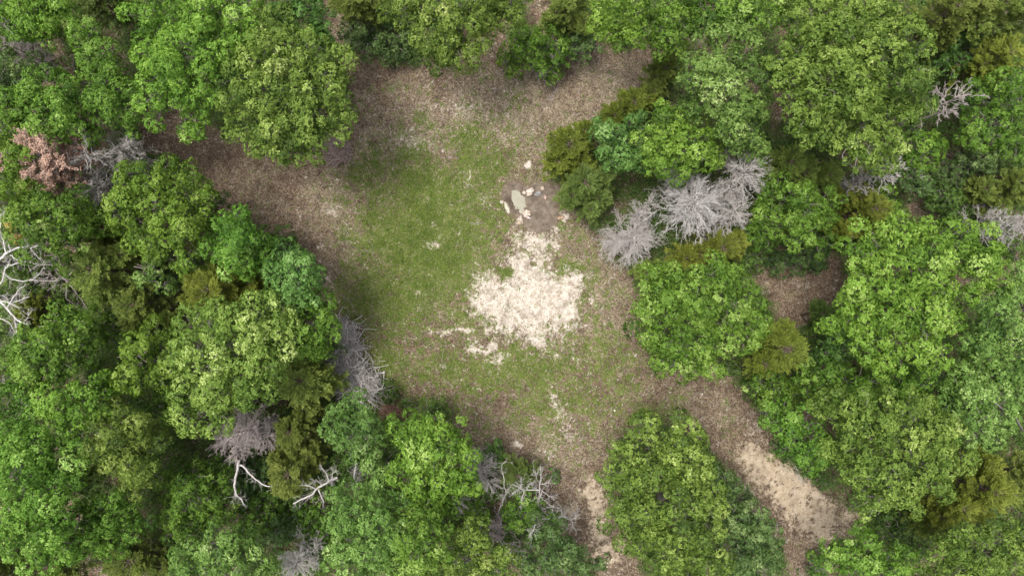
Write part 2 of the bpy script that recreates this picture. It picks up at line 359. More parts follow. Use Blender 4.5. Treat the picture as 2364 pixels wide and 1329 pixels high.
def build_cover():
    rng = np.random.default_rng(21)
    clear = lambda u, v: np.minimum.reduce([sdf_poly(u, v, CLEAR), sdf_poly(u, v, CLEAR2), sdf_poly(u, v, CLEAR3)])
    # fallen leaves
    u, v = scatter(600000, rng)
    g, s, pale, mud, tone = masks(u, v); d = clear(u, v)
    keep = rng.random(len(u)) < np.clip(.85 - .75 * np.clip(g, 0, 1) - 1.2 * s, 0.02, 1) * (1 - .9 * mud) * np.where(d < 25, 1, .45)
    keep &= rng.random(len(u)) < np.clip(2.6 * (fbm(u / 11, v / 11, 301, 3) - .5) + .62, .12, 1)
    u, v, pale, d = u[keep], v[keep], pale[keep], d[keep]
    x, y = P(u, v); n = len(x); z = ground_z(x, y) + rng.uniform(.006, .035, n)
    az = rng.uniform(0, 2 * math.pi, n); D = nrm(np.stack([np.cos(az), np.sin(az), rng.normal(0, .25, n)], 1))
    N = nrm(np.stack([rng.normal(0, .4, n), rng.normal(0, .4, n), np.ones(n)], 1))
    L = rng.uniform(.06, .12, n); V, F = leaves(np.stack([x, y, z], 1), D, N, L, L * .6, .2)
    m, nt, out = new_mat("fallen_leaf")
    c = ramp(nt, attr(nt, "tint"), [(0, (.06,.042,.029)), (.35, (.162,.113,.077)), (.65, (.295,.223,.157)), (1, (.58,.49,.375))])
    b = nt.nodes.new("ShaderNodeBsdfPrincipled"); nt.links.new(c, b.inputs["Base Color"]); b.inputs["Roughness"].default_value = .75; nt.links.new(b.outputs[0], out.inputs[0])
    tint = np.clip(rng.beta(1.6, 2.2, n) * .85 + pale * .34 - .16, 0, 1)
    o = mesh_obj("fallen_leaves", V, F, m, face_attr={"tint": tint})
    tag(o, "brown and tan dry leaves scattered over the clearing floor", "leaf litter", kind="stuff")
    # grass blades
    u, v = scatter(1300000, rng, 740, 1700, 60, 1120)
    g, s, pale, mud, tone = masks(u, v); d = clear(u, v)
    keep = (rng.random(len(u)) < np.clip(g * .85 - .12, 0.015, .9) * (1 - .93 * np.clip(s * 1.2, 0, 1)) * (1 - mud)) & (d < 20)
    keep &= rng.random(len(u)) < np.clip(4.0 * (fbm(u / 12, v / 12, 401, 4) - .5) + .25 + .5 * g, .04, 1)
    u, v, g = u[keep], v[keep], g[keep]; x, y = P(u, v); n = len(x)
    az = rng.uniform(0, 2 * math.pi, n); el = rng.uniform(.2, 1.1, n)
    D = np.stack([np.cos(az) * np.cos(el), np.sin(az) * np.cos(el), np.sin(el)], 1)
    N = nrm(np.stack([-np.cos(az) * np.sin(el), -np.sin(az) * np.sin(el), np.cos(el)], 1) + rng.normal(0, .3, (n, 3)))
    L = rng.uniform(.05, .15, n); V, F = leaves(np.stack([x, y, ground_z(x, y)], 1), D, N, L, L * .28 + .008, .1)
    m, nt, out = new_mat("grass_blade")
    c = ramp(nt, attr(nt, "tint"), [(0, (.070,.118,.014)), (.45, (.140,.212,.028)), (.75, (.235,.285,.048)), (.9, (.34,.31,.17)), (1, (.46,.40,.28))])
    b = nt.nodes.new("ShaderNodeBsdfPrincipled"); nt.links.new(c, b.inputs["Base Color"]); b.inputs["Roughness"].default_value = .6
    tr = nt.nodes.new("ShaderNodeBsdfTranslucent"); nt.links.new(c, tr.inputs[0]); mx = nt.nodes.new("ShaderNodeMixShader"); mx.inputs[0].default_value = .25
    nt.links.new(b.outputs[0], mx.inputs[1]); nt.links.new(tr.outputs[0], mx.inputs[2]); nt.links.new(mx.outputs[0], out.inputs[0])
    tint = np.clip(rng.beta(2, 3, n) + (fbm(u / 30, v / 30, 91) - .5) * .7 + (rng.random(n) > .86) * .5, 0, 1)
    o = mesh_obj("grass", V, F, m, face_attr={"tint": tint})
    tag(o, "short patchy green grass over the middle of the clearing", "grass", kind="stuff")
    # taller tufts and weeds
    u, v = scatter(16000, rng, 740, 1700, 100, 1120); g, s, pale, mud, tone = masks(u, v); d = clear(u, v)
    ok = (rng.random(len(u)) < np.clip(g * .9 - .1, .04, .8) * (1 - .85 * np.clip(s, 0, 1)) * (1 - mud)) & (d < 12) & (fbm(u / 26, v / 26, 501) > .47)
    u, v = u[ok], v[ok]; x, y = P(u, v); q = np.repeat(np.arange(len(u)), 16); n = len(q); rr = rng.uniform(.03, .13, len(u))
    az = rng.uniform(0, 6.28, n); el = rng.uniform(.15, .9, n); D = np.stack([np.cos(az) * np.cos(el), np.sin(az) * np.cos(el), np.sin(el)], 1)
    N = nrm(np.stack([-np.cos(az) * np.sin(el), -np.sin(az) * np.sin(el), np.cos(el)], 1)); L = rng.uniform(.08, .2, n)
    b0 = np.stack([x[q] + rng.normal(0, 1, n) * rr[q], y[q] + rng.normal(0, 1, n) * rr[q], ground_z(x, y)[q] + .01], 1)
    V, F = leaves(b0, D, N, L, L * .2 + .01, .1)
    o = mesh_obj("grass_tufts", V, F, m, face_attr={"tint": np.clip(rng.normal(.42, .12, len(u))[q] + rng.normal(0, .08, n), 0, .82)})
    tag(o, "taller green grass tufts and weeds dotted over the clearing", "grass", kind="stuff")
    # bits of twig lying about
    u, v = scatter(5200, rng); d = clear(u, v); g, s, pale, mud, tone = masks(u, v)
    ok = (d < 10) & (rng.random(len(u)) < np.clip(1 - g - s, .12, 1) * (1 - mud)) & (fbm(u / 40, v / 40, 222) > .44); u, v = u[ok], v[ok]; x, y = P(u, v); n = len(x)
    az = rng.uniform(0, 6.28, n); ln = rng.gamma(2.2, .13, n) + .08; dd = np.stack([np.cos(az), np.sin(az), 0 * az], 1) * ln[:, None]
    c = np.stack([x, y, ground_z(x, y) + .035], 1); V, F = tubes(curved(c - dd, c + dd, 4, rng, .07), np.linspace(1, .5, 4)[None] * rng.uniform(.007, .016, n)[:, None], 3)
    o = mesh_obj("fallen_twigs", V, F, M['twig'], face_attr={"tint": np.repeat(rng.uniform(.1, .9, n), 9)})
    tag(o, "small grey twigs strewn over the brown ground", "twigs", kind="stuff")
    # low green undergrowth on the wood's floor: clumps of small leaves
    nc = 24000
    u, v = scatter(nc, rng, -60, 2424, -60, 1389); d = clear(u, v)
    keep = (d > 2 + 22 * fbm(u / 30, v / 30, 78)) & (fbm(u / 90, v / 90, 77) > .36) & ~((u > 60) & (u < 300) & (v > 60) & (v < 330) & (rng.random(nc) < .75))
    u, v = u[keep], v[keep]; x, y = P(u, v); k = len(x); m_ = 50
    r = rng.uniform(.3, .75, k); h = rng.uniform(.25, 1.9, k)
    dirs = nrm(rng.normal(0, 1, (k, m_, 3))); dirs[..., 2] = np.abs(dirs[..., 2])
    c = np.stack([x, y, ground_z(x, y)], 1)[:, None, :] + dirs * r[:, None, None] * rng.uniform(.5, 1.1, (k, m_, 1)) + np.stack([0 * h, 0 * h, h - .3], 1)[:, None, :] * rng.uniform(.2, 1, (k, m_, 1))
    c = c.reshape(-1, 3); n = len(c); az = rng.uniform(0, 2 * math.pi, n)
    D = nrm(np.stack([np.cos(az), np.sin(az), rng.normal(0, .35, n)], 1)); N = nrm(np.stack([rng.normal(0, .5, n), rng.normal(0, .5, n), np.ones(n)], 1))
    L = rng.uniform(.09, .18, n); V, F = leaves(c, D, N, L, L * .5, .15)
    tint = np.clip(np.repeat(rng.uniform(-.15, .3, k), m_) + rng.beta(2, 3, n), 0, 1)
    o = mesh_obj("undergrowth", V, F, M['under'], face_attr={"tint": tint})
    tag(o, "low dark green undergrowth on the shaded woodland floor", "undergrowth", kind="stuff")
build_cover()

# ------------------------------------------------------------------ tree builders
def parse(s):
    return np.array([[float(q) for q in t.split(',')] for t in s.split(';') if t.strip()])

def root(name, x, y, label, cat, group):
    o = bpy.data.objects.new(name, None); COL.objects.link(o)
    o.empty_display_size = .5
    o.location = (float(x), float(y), float(ground_z(np.array([x]), np.array([y]))[0]) - .03)
    return tag(o, label, cat, group)

GROUP = {'oak': "broadleaf trees around the clearing", 'cedar': "olive green cedars among the trees", 'shrub': "low leafy shrubs under the trees", 'bare': "bare grey dead trees and bushes"}
SEED = [100]

def lobe_world(L, ztop, drop):
    """pixel lobes -> world centres and radii; the rim of the crown hangs lower than its middle"""
    cu, cv = np.average(L[:, 0], weights=L[:, 2] ** 2), np.average(L[:, 1], weights=L[:, 2] ** 2)
    ext = max(np.max(np.hypot(L[:, 0] - cu, L[:, 1] - cv) + L[:, 2] * .5), 1)
    q = np.hypot(L[:, 0] - cu, L[:, 1] - cv) / ext
    zc = ztop - drop * q ** 1.6
    r = L[:, 2] * S0 * (H - zc) / H
    zc = zc - r * 1.0
    x, y = P(L[:, 0], L[:, 1], zc + r * .4)
    return np.stack([x, y, zc], 1), r

def leaf_tree(kind, name, label, ztop, lobes, mat, drop=3.0, dens=1.0, puff=.58, leaf=.115, gap=.10, twigs=True, lift=0.0, cat=None, bark='bark', group=None):
    SEED[0] += 1; rng = np.random.default_rng(SEED[0])
    L = parse(lobes); L[:, 2] *= 1.0 if kind == 'oak' else 1.12
    C, R = lobe_world(L, ztop, drop)
    C[:, 2] += rng.normal(0, .55, len(C)) * (1 if len(C) > 2 else 0)
    w = R ** 2; base = np.array([np.average(C[:, 0], weights=w), np.average(C[:, 1], weights=w)]) * (1 + .014 * ztop)
    o = root(name, base[0], base[1], label, cat or 'tree', group or GROUP[kind])
    org = np.array(o.location)
    # puffs of foliage over every lobe
    pc, pr, pd = [], [], []
    for i in range(len(C)):
        n = int(max(7, 2.7 * (R[i] / puff) ** 2))
        ga = np.arange(n) * 2.39996 + rng.uniform(0, 6); zz = 1 - (np.arange(n) + .5) / n * 1.22
        zz = np.clip(zz + rng.normal(0, .07, n), -.3, 1); rr = np.sqrt(np.maximum(0, 1 - zz * zz))
        d = np.stack([np.cos(ga) * rr, np.sin(ga) * rr, zz], 1) + rng.normal(0, .13, (n, 3)); d = nrm(d)
        rad = np.where(rng.random(n) < .8, rng.uniform(.84, 1.1, n), rng.uniform(.5, .84, n))
        c = C[i] + d * (R[i] * rad)[:, None] * np.array([1, 1, 1.05])
        ok = rng.random(n) > gap
        for j in range(len(C)):
            if j != i:
                dj = np.linalg.norm((c - C[j]) * np.array([1, 1, 1.1]), axis=1)
                ok &= ~((dj < R[j] * .62) & (rng.random(n) < .85))
        pc.append(c[ok]); pd.append(d[ok]); pr.append((rng.uniform(.5, 1.15, n) * puff * min(1, .55 + .35 * R[i]))[ok])
    PI = np.concatenate([np.full(len(c), i) for i, c in enumerate(pc)])
    pc = np.concatenate(pc); pd = np.concatenate(pd); pr = np.concatenate(pr)
    pt = rng.normal(0, .13, len(pc)) + rng.normal(0, .07, len(C))[PI] + .06 * pd[:, 2]                   # each spray of shoots its own tone; upward ones tinted lighter, like lit tops
    ax = nrm(pd * np.array([1, 1, .8]) + np.array([0, 0, .75]))
    # rosettes
    nr = np.maximum(6, (50 * dens * (pr / .5) ** 2 * (.118 / leaf) ** 1.6)).astype(int)
    ri = np.repeat(np.arange(len(pc)), nr); n = len(ri)
    t = rng.uniform(-.1, 1, n); a = rng.uniform(0, 2 * math.pi, n)
    A = ax[ri]; ref = np.where(np.abs(A[:, 2:3]) > .9, np.array([1.0, 0, 0]), np.array([0, 0, 1.0])); E1 = nrm(np.cross(A, ref)); E2 = np.cross(A, E1)
    s = np.sqrt(1 - t * t)
    rd = A * t[:, None] + E1 * (s * np.cos(a))[:, None] + E2 * (s * np.sin(a))[:, None]
    rc = pc[ri] + rd * (pr[ri] * np.where(rng.random(n) < .8, rng.uniform(.86, 1.06, n), rng.uniform(.35, .86, n)))[:, None]
    rt = pt[ri] + rng.normal(0, .08, n) + .13 * (t - .4)  # paler young growth toward puff tops, also painting in their bright lit side
    # leaves round each rosette
    m_ = 8; li = np.repeat(np.arange(n), m_); k = len(li)
    A = nrm(rd[li] + np.array([0, 0, .3]) + rng.normal(0, .12, (k, 3)))
    ref = np.where(np.abs(A[:, 2:3]) > .9, np.array([1.0, 0, 0]), np.array([0, 0, 1.0])); E1 = nrm(np.cross(A, ref)); E2 = np.cross(A, E1)
    ph = rng.uniform(0, 2 * math.pi, k); el = rng.uniform(-.15, .6, k)
    E = E1 * np.cos(ph)[:, None] + E2 * np.sin(ph)[:, None]
    D = E * np.cos(el)[:, None] + A * np.sin(el)[:, None]; N = A * np.cos(el)[:, None] - E * np.sin(el)[:, None] + rng.normal(0, .14, (k, 3))
    Ls = leaf * rng.uniform(.65, 1.25, k)
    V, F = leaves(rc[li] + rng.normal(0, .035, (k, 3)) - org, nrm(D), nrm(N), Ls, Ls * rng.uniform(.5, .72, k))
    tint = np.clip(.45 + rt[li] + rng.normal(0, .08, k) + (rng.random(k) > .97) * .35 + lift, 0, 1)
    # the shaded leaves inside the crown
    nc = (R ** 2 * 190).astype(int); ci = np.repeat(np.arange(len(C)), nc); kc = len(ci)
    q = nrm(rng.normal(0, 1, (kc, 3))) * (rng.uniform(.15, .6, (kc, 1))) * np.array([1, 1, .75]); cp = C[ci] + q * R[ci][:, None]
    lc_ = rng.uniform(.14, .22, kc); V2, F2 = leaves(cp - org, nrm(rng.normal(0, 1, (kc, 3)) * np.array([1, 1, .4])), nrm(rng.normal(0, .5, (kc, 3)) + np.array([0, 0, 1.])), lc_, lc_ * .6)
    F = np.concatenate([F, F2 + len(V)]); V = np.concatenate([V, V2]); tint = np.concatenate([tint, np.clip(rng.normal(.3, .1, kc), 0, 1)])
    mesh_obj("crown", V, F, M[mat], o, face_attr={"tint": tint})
    # trunk, limbs and the branches that carry the puffs
    tk = Acc(); b0 = np.array([[org[0], org[1], org[2] - .1]]) - org
    zf = max(.35 * ztop, .4); tr = .019 * ztop * (1 if kind == 'oak' else .5)
    fork = b0 + np.array([[rng.normal(0, .3), rng.normal(0, .3), zf]])
    tk.tube(curved(b0, fork, 7, rng, .02), np.linspace(tr * 1.25, tr * .85, 7)[None, :], 9, .4)
    f = np.repeat(fork, len(C), 0); lc = C - org - np.array([0, 0, 1]) * (R * .25)[:, None]
    ll = curved(f, lc, 7, rng, .06, .10); lr = np.clip(.055 * R, .03, .13)
    tk.tube(ll, np.linspace(1.25, .6, 7)[None, :] * lr[:, None], 6, .5)
    if twigs:
        st = ll[PI, -3] * .5 + ll[PI, -1] * .5
        en = pc - org + pd * (pr * .45)[:, None]
        bl = curved(st, en, 6, rng, .07, .05); tk.tube(bl, np.linspace(.036, .011, 6)[None, :] * np.ones((len(en), 1)), 4, .75)
        # side shoots, a few of them dead and reaching past the leaves
        q = np.repeat(np.arange(len(en)), 3); fr = rng.uniform(.35, .95, len(q)); kk = (fr * 5).astype(int)
        s0 = bl[q, kk]; dd = nrm(bl[q, -1] - bl[q, 0]) + rng.normal(0, .75, (len(q), 3)); e0 = s0 + nrm(dd) * (pr[q] * rng.uniform(.5, 1.25, len(q)))[:, None]
        tk.tube(curved(s0, e0, 4, rng, .1), np.linspace(.014, .006, 4)[None, :] * np.ones((len(q), 1)), 3, .85)
    tk.build("trunk", M[bark], o)
    return o

def skeleton(C, R, h, n1, rng, trunk_lean=.0, up=.35, lo=.3, z0=0.0):
    """whorled branches round a leader: start points, end points"""
    t = np.sqrt(rng.uniform(0, 1, n1)) * (1 - lo) + lo
    zs = h * t * .93
    az = np.arange(n1) * 2.39996 + rng.normal(0, .25, n1)
    prof = np.clip(1.18 - t, .12, 1) ** .6; prof = prof / prof.max()
    ln = R * prof * rng.uniform(.72, 1.1, n1)
    s = np.stack([np.full(n1, C[0]), np.full(n1, C[1]), z0 + zs], 1)
    e = s + np.stack([np.cos(az) * ln, np.sin(az) * ln, ln * (up * rng.uniform(.3, 1.3, n1) + .5 * (t ** 3))], 1)
    return s, e

def cedar(name, label, ztop, lobes, mat='cedar', dens=1.0, sl=.135, cat='cedar tree', lift=0.0, group=None):
    SEED[0] += 1; rng = np.random.default_rng(SEED[0])
    L = parse(lobes); L[:, 2] *= 1.16; x, y = P(L[:, 0], L[:, 1], ztop * .6); R = L[:, 2] * S0 * (H - ztop * .6) / H
    w = R ** 2; bx, by = np.average(x, weights=w), np.average(y, weights=w)
    o = root(name, bx, by, label, cat, group or GROUP['cedar']); org = np.array(o.location)
    tk = Acc(); cr = Acc()
    for i in range(len(L)):
        h = ztop * (1 if L[i, 2] == L[:, 2].max() else rng.uniform(.72, .92))
        c = np.array([x[i], y[i]]) - org[:2]
        n1 = int(30 * R[i] * dens + 12)
        b = np.array([[0, 0, -.1]]); e = np.array([[c[0], c[1], h]])
        kk = 8; tl = curved(b, e, kk, rng, .01); tt = np.linspace(0, 1, kk) ** .45
        tl[0, :, 0] = c[0] * tt; tl[0, :, 1] = c[1] * tt
        tk.tube(tl, np.linspace(.024 * h, .02, kk)[None, :], 7, .4)
        s, e = skeleton(c, R[i], h, n1, rng)
        s[:, :2] = np.stack([np.interp(s[:, 2], tl[0, :, 2], tl[0, :, 0]), np.interp(s[:, 2], tl[0, :, 2], tl[0, :, 1])], 1)
        bl = curved(s, e, 6, rng, .05, .06); tk.tube(bl, np.linspace(.03, .008, 6)[None, :] * np.ones((n1, 1)), 4, .6)
        # sprays along the outer part of each branch
        q = np.repeat(np.arange(n1), 20); m = len(q); fr = rng.uniform(.12, 1, m) ** .8
        f5 = fr * 4.999; k0 = f5.astype(int); fa = (f5 - k0)[:, None]; p0 = bl[q, k0] * (1 - fa) + bl[q, np.minimum(k0 + 1, 5)] * fa
        bd = nrm(e - s)[q]; side = nrm(np.cross(bd, np.array([0, 0, 1.0])) * rng.choice([-1, 1], m)[:, None] + rng.normal(0, .3, (m, 3)))
        ang = rng.uniform(.2, 1.0, m) * (1.1 - .5 * fr)
        sd = nrm(bd * np.cos(ang)[:, None] + side * np.sin(ang)[:, None] + np.array([0, 0, .22])); slen = (R[i] * rng.uniform(.08, .24, m) * (1.25 - .6 * fr) + .10)
        tn = rng.normal(0, .09, n1)[q] + rng.normal(0, .06, m) + .10 * (fr - .5)
        # slivers of scale leaves along each spray
        u = np.repeat(np.arange(m), 13); k = len(u); g = rng.uniform(0, 1, k)
        pp = p0[u] + sd[u] * (slen[u] * g)[:, None] + rng.normal(0, .018, (k, 3))
        ref = nrm(rng.normal(0, 1, (k, 3)) * np.array([1, 1, .5])); D = nrm(sd[u] * .8 + ref * .75 * (1.1 - g)[:, None])
        N = nrm(rng.normal(0, .3, (k, 3)) + np.array([0, 0, 1.0])); ls = sl * rng.uniform(.6, 1.3, k) * (1.2 - .5 * g)
        V, F = leaves(pp, D, N, ls, ls * .34, .06)
        cr.add(V, F, np.clip(.42 + tn[u] + .22 * (g - .5) + rng.normal(0, .1, k) + lift, 0, 1))
    cr.build("crown", M[mat], o); tk.build("trunk", M['cbark'], o)
    return o

def bare(name, label, ztop, lobes, mat='twig', dens=1.0, up=.35, cat='dead tree', lo=.25, rust=None, thick=1.0, traced=None, leafy=None, group=None):
    thick *= .9
    SEED[0] += 1; rng = np.random.default_rng(SEED[0])
    L = parse(lobes); x, y = P(L[:, 0], L[:, 1], ztop * .75); R = 1.12 * L[:, 2] * S0 * (H - ztop * .7) / H
    w = R ** 2; bx, by = np.average(x, weights=w), np.average(y, weights=w)
    o = root(name, bx, by, label, cat, group or GROUP['bare']); org = np.array(o.location)
    tk = Acc(); cr = Acc(); lf = Acc()
    for i in range(len(L)):
        h = ztop * (1 if i == 0 else rng.uniform(.75, .95)); c = np.array([x[i], y[i]]) - org[:2]
        n1 = int((17 * R[i] + 10) * dens)
        tl = curved(np.array([[0, 0, -.1]]), np.array([[c[0], c[1], h]]), 8, rng, .015)
        tt = np.linspace(0, 1, 8) ** .5; tl[0, :, 0] = c[0] * tt + rng.normal(0, .03, 8) * (tt > 0); tl[0, :, 1] = c[1] * tt
        tk.tube(tl, np.linspace(.028 * h, .02, 8)[None, :], 7, .4)
        s, e = skeleton(c, R[i], h, n1, rng, up=up, lo=lo)
        s[:, :2] = np.stack([np.interp(s[:, 2], tl[0, :, 2], tl[0, :, 0]), np.interp(s[:, 2], tl[0, :, 2], tl[0, :, 1])], 1)
        bl = curved(s, e, 7, rng, .05, .08); tk.tube(bl, np.linspace(.042, .015, 7)[None, :] * thick * rng.uniform(.6, 1.1, (n1, 1)), 4, .7)
        prev, par_len = bl, np.linalg.norm(e - s, axis=1)
        for lev, (nb, frac, r0, spread) in enumerate([(8, .42, .016, .36), (5, .42, .0115, .45), (2, .5, .009, .5)]):
            nk = prev.shape[1]; q = np.repeat(np.arange(len(prev)), max(2, int(nb * (1 if lev else dens)))); m = len(q)
            fr = rng.uniform(.2 if lev == 0 else .15, .98, m) * (nk - 1.001); k0 = fr.astype(int); fa = (fr - k0)[:, None]
            p0 = prev[q, k0] * (1 - fa) + prev[q, k0 + 1] * fa
            d = nrm(nrm(prev[q, k0 + 1] - prev[q, k0]) + rng.normal(0, spread, (m, 3)) + np.array([0, 0, .18]))
            ln = par_len[q] * frac * rng.uniform(.5, 1.25, m)
            t = curved(p0, p0 + d * ln[:, None], 4, rng, .08)
            cr.tube(t, np.linspace(1, .55, 4)[None, :] * r0 * thick * rng.uniform(.7, 1.2, (m, 1)), 3, .5 + .4 * rng.random())
            prev, par_len = t, ln
        if leafy or rust:
            sel = rng.random(len(prev)) < (rust or leafy)[1]
            pv = prev[sel]; q = np.repeat(np.arange(len(pv)), (rust or leafy)[2]); k = len(q); g = rng.uniform(0, 1, (k, 1))
            pp = pv[q, 0] * (1 - g) + pv[q, -1] * g + rng.normal(0, .04, (k, 3)); D = nrm(rng.normal(0, 1, (k, 3)) * np.array([1, 1, .5])); N = nrm(rng.normal(0, .4, (k, 3)) + np.array([0, 0, 1.]))
            ls = rng.uniform(.07, .14, k) * (1 if leafy is None else (leafy[3] if len(leafy) > 3 else 1)); V, F = leaves(pp, D, N, ls, ls * .5); lf.add(V, F, np.clip(rng.normal(.5, .2, k), 0, 1))
    if traced:
        trace_into(tk, traced, org, rng)
    tk.build("trunk", M[mat], o); cr.build("crown", M[mat], o)
    if lf.v:
        f = lf.build("foliage", M[(rust or leafy)[0]], o)
        if rust: tag(f, "rust orange dead needles")
    return o

def trace_into(acc, lines, org, rng, side=True):
    """limbs hand-traced from the photo: (z at each end, radius at each end, 'u,v; u,v; ...')"""
    for z0, z1, r0, r1, s in lines:
        p = np.array([[float(q) for q in t.split(',')] for t in s.split(';')]); k = len(p)
        z = np.linspace(z0, z1, k); x, y = P(p[:, 0], p[:, 1], z)
        pts = np.stack([x, y, z], 1); t = np.linspace(0, k - 1, (k - 1) * 3 + 1)
        Lx = np.stack([np.interp(t, np.arange(k), pts[:, j]) for j in range(3)], 1) - org
        Lx[1:-1] += rng.normal(0, .02, (len(t) - 2, 3))
        acc.tube(Lx[None], np.linspace(r0, r1, len(t))[None, :] * .72, 6, .8)
        if side:
            m = 4 * k; i = rng.integers(1, len(t) - 1, m); d = nrm(Lx[i] - Lx[i - 1]); a = nrm(d + rng.normal(0, .8, (m, 3)))
            ln = rng.uniform(.15, .75, m)[:, None]; tw = curved(Lx[i], Lx[i] + a * ln, 4, rng, .1)
            acc.tube(tw, np.linspace(.011, .005, 4)[None, :] * np.ones((m, 1)), 3, .7)
            j = rng.integers(0, m, m * 2); a2 = nrm(nrm(tw[j, -1] - tw[j, 0]) + rng.normal(0, .7, (m * 2, 3)))
            acc.tube(curved(tw[j, 2], tw[j, 2] + a2 * rng.uniform(.1, .35, (m * 2, 1)), 3, rng, .1), np.linspace(.008, .005, 3)[None, :] * np.ones((m * 2, 1)), 3, .6)

def limb_tree(name, label, cat, base, lines, mat='white', group=None):
    SEED[0] += 1; rng = np.random.default_rng(SEED[0]); z = lines[0][0]
    bx, by = P(base[0], base[1], z); o = root(name, bx * 1.17, by * 1.17, label, cat, group or GROUP['bare']); org = np.array(o.location)
    tk = Acc(); f = lines[0][4].split(';')[0].split(','); fx, fy = P(float(f[0]), float(f[1]), z)
    a = np.array([[0, 0, -.1]]); b = np.array([[fx - org[0], fy - org[1], z - org[2]]])
    tk.tube(curved(a, b, 7, rng, .02), np.linspace(max(.09, lines[0][2] * 1.5), lines[0][2], 7)[None, :], 8, .3)
    tk.build("trunk", M[mat], o)
    br = Acc(); trace_into(br, lines, org, rng); br.build("crown", M[mat], o)
    return o

# TREES (appended below)
T = lambda *a, **k: leaf_tree('oak', 'broadleaf_tree', *a, **k)
SH = lambda *a, **k: leaf_tree('shrub', 'leafy_shrub', *a, **{**dict(drop=.8, puff=.38, leaf=.11, cat='shrub', dens=.85, gap=.2), **k})
CE = lambda *a, **k: cedar('cedar_tree', *a, **k)

# ---- upper left
T('bright green tree cut off by the upper left corner', 11, '-30,10,70;40,20,52;110,25,50;25,75,35;85,75,32;150,20,30', 'bright')
CE('dim olive cedar at the top edge between two left trees', 6, '250,15,62;300,30,35', 'cedarg')
T('tall narrow blue-tinged tree in the left top gap beside a brown hollow', 11, '212,88,34;193,128,24;238,140,46;235,200,48;272,235,45;282,195,30;225,250,30;290,275,28', 'oak', drop=2)
T('pale green tree at the left edge under the grey bush', 9.5, '10,180,62;70,175,40;10,230,40', 'dull')
T('broad green tree left of the narrow one and above the rust coloured one', 11, '95,225,60;150,270,52;65,265,45;195,295,42;120,300,36;175,225,40', 'oak')
T('yellowish green tree at the left edge beside the rust coloured one', 10.5, '20,320,56;55,300,38;15,385,56;45,430,36;60,370,25', 'bright')
T('large open green tree with two hanging arms over brown litter', 12.5, '345,50,48;405,35,58;480,25,65;560,25,55;370,115,62;460,105,66;550,100,55;400,180,58;490,175,55;590,135,38;385,245,42;450,235,36;445,292,30;410,275,25;320,95,26', 'bright', gap=.16)
T('dark glossy green tree tucked behind the pale tipped one at the top', 9, '700,35,48;735,65,42;675,60,35;745,100,26;715,85,30', 'blue', drop=2)
T('large tree with pale yellow tips standing at the clearing by the top left', 13, '635,75,45;620,140,58;700,130,60;760,150,48;560,205,52;640,225,68;725,215,66;785,215,36;575,290,56;655,305,58;735,290,55;785,270,30;630,352,28;690,345,36;530,160,30', 'yellow', lift=-.06, gap=.14)

# ---- left middle
T('bright tree with round puffs beside the brown corridor on the left', 10.5, '300,430,46;365,412,48;435,422,42;285,485,46;360,480,50;440,475,44;330,545,42;415,530,46;375,570,24;265,520,28', 'bright')
T('green tree at the left edge above the white dead limbs', 10.5, '20,465,50;88,462,46;50,505,34;178,465,34;128,500,46;105,548,44;168,548,46;160,600,30;195,510,30', 'oak')
leaf_tree('oak', 'broadleaf_tree', 'small sprig of turned yellow leaves by the left edge', 8, '38,532,15;50,548,13;72,500,10;28,520,9', 'autumn', puff=.3, leaf=.1, drop=.5)
CE('small golden cedar squeezed between two bright trees on the left', 7, '228,520,40;240,560,26', 'gold', lift=-.12)
T('rounded green tree on the left edge of the clearing above the blue-green one', 10, '515,530,42;568,525,38;540,590,44;590,605,34;560,560,42;500,575,28;600,565,30', 'oak')
T('small crooked bright tree in a dark gap left of the golden cedar', 8.5, '430,590,28;447,575,22;420,620,24;445,645,20;470,630,16', 'bright', puff=.42)
CE('large pale olive cedar in the middle of the left woods', 8, '262,625,74;215,600,36;305,590,40;240,675,42', 'cedar', lift=.10)
CE('dim olive cedar below the large pale olive one', 6.5, '345,700,52;310,735,36;395,735,30', 'cedar', lift=-.04)
T('thin pale grey-green tree between the two left cedars', 8.5, '350,600,28;345,640,26;395,662,24;335,575,18', 'pale', gap=.3, puff=.4)
CE('bright golden cedar in the left woods near the clearing', 8.5, '525,670,66;455,680,40;585,650,42;550,710,36;480,650,34', 'gold', lift=.04)
T('dense blue-green tree on the left edge of the clearing', 10, '650,600,44;690,640,48;650,660,46;635,620,36;700,680,36;665,695,34;715,625,30', 'blue', puff=.45, leaf=.12, lift=.06)
T('bright tree just above the brush pile on the clearing edge', 9.5, '715,715,48;745,760,38;700,780,44;665,740,34;750,705,26;720,800,26', 'oak')
T('largest pale yellow-green tree of the left woods', 12, '430,738,44;490,755,52;570,745,48;635,715,34;560,805,58;625,800,46;465,825,56;430,880,48;500,890,62;585,880,54;440,950,44;495,965,44;410,820,30;655,760,28', 'yellow', lift=.05)
T('green tree below the white dead limbs at the left edge', 10.5, '122,735,30;60,785,34;90,815,46;25,850,48;155,790,50;130,845,46;55,830,36;205,800,32', 'oak')
SH('dark green leafy bush left of the narrow bright tree', 5, '235,735,40;200,760,34;255,770,32', 'oak')
T('narrow bright tree left of the pale yellow-green one', 10, '340,785,42;352,832,38;312,800,26;300,865,42;270,880,36;365,870,26', 'bright')
CE('yellow cedar bush below the white dead limbs on the left', 4.5, '88,712,32;70,740,24', 'gold', lift=-.05)
CE('olive cedar with yellow tips left of the brush pile', 6.5, '715,868,70;665,880,40;755,885,36', 'cedar', lift=.12)
SH('dark green bush between the golden cedar and the blue-green tree', 4, '620,560,34;650,552,24;385,590,26', 'under')
SH('dark bush in the gap left of the pale yellow-green tree', 4.5, '400,905,40;380,950,34', 'oak')
SH('dim green bush under the bright trees of the left middle', 4, '440,520,30;480,500,26;500,460,20', 'under')

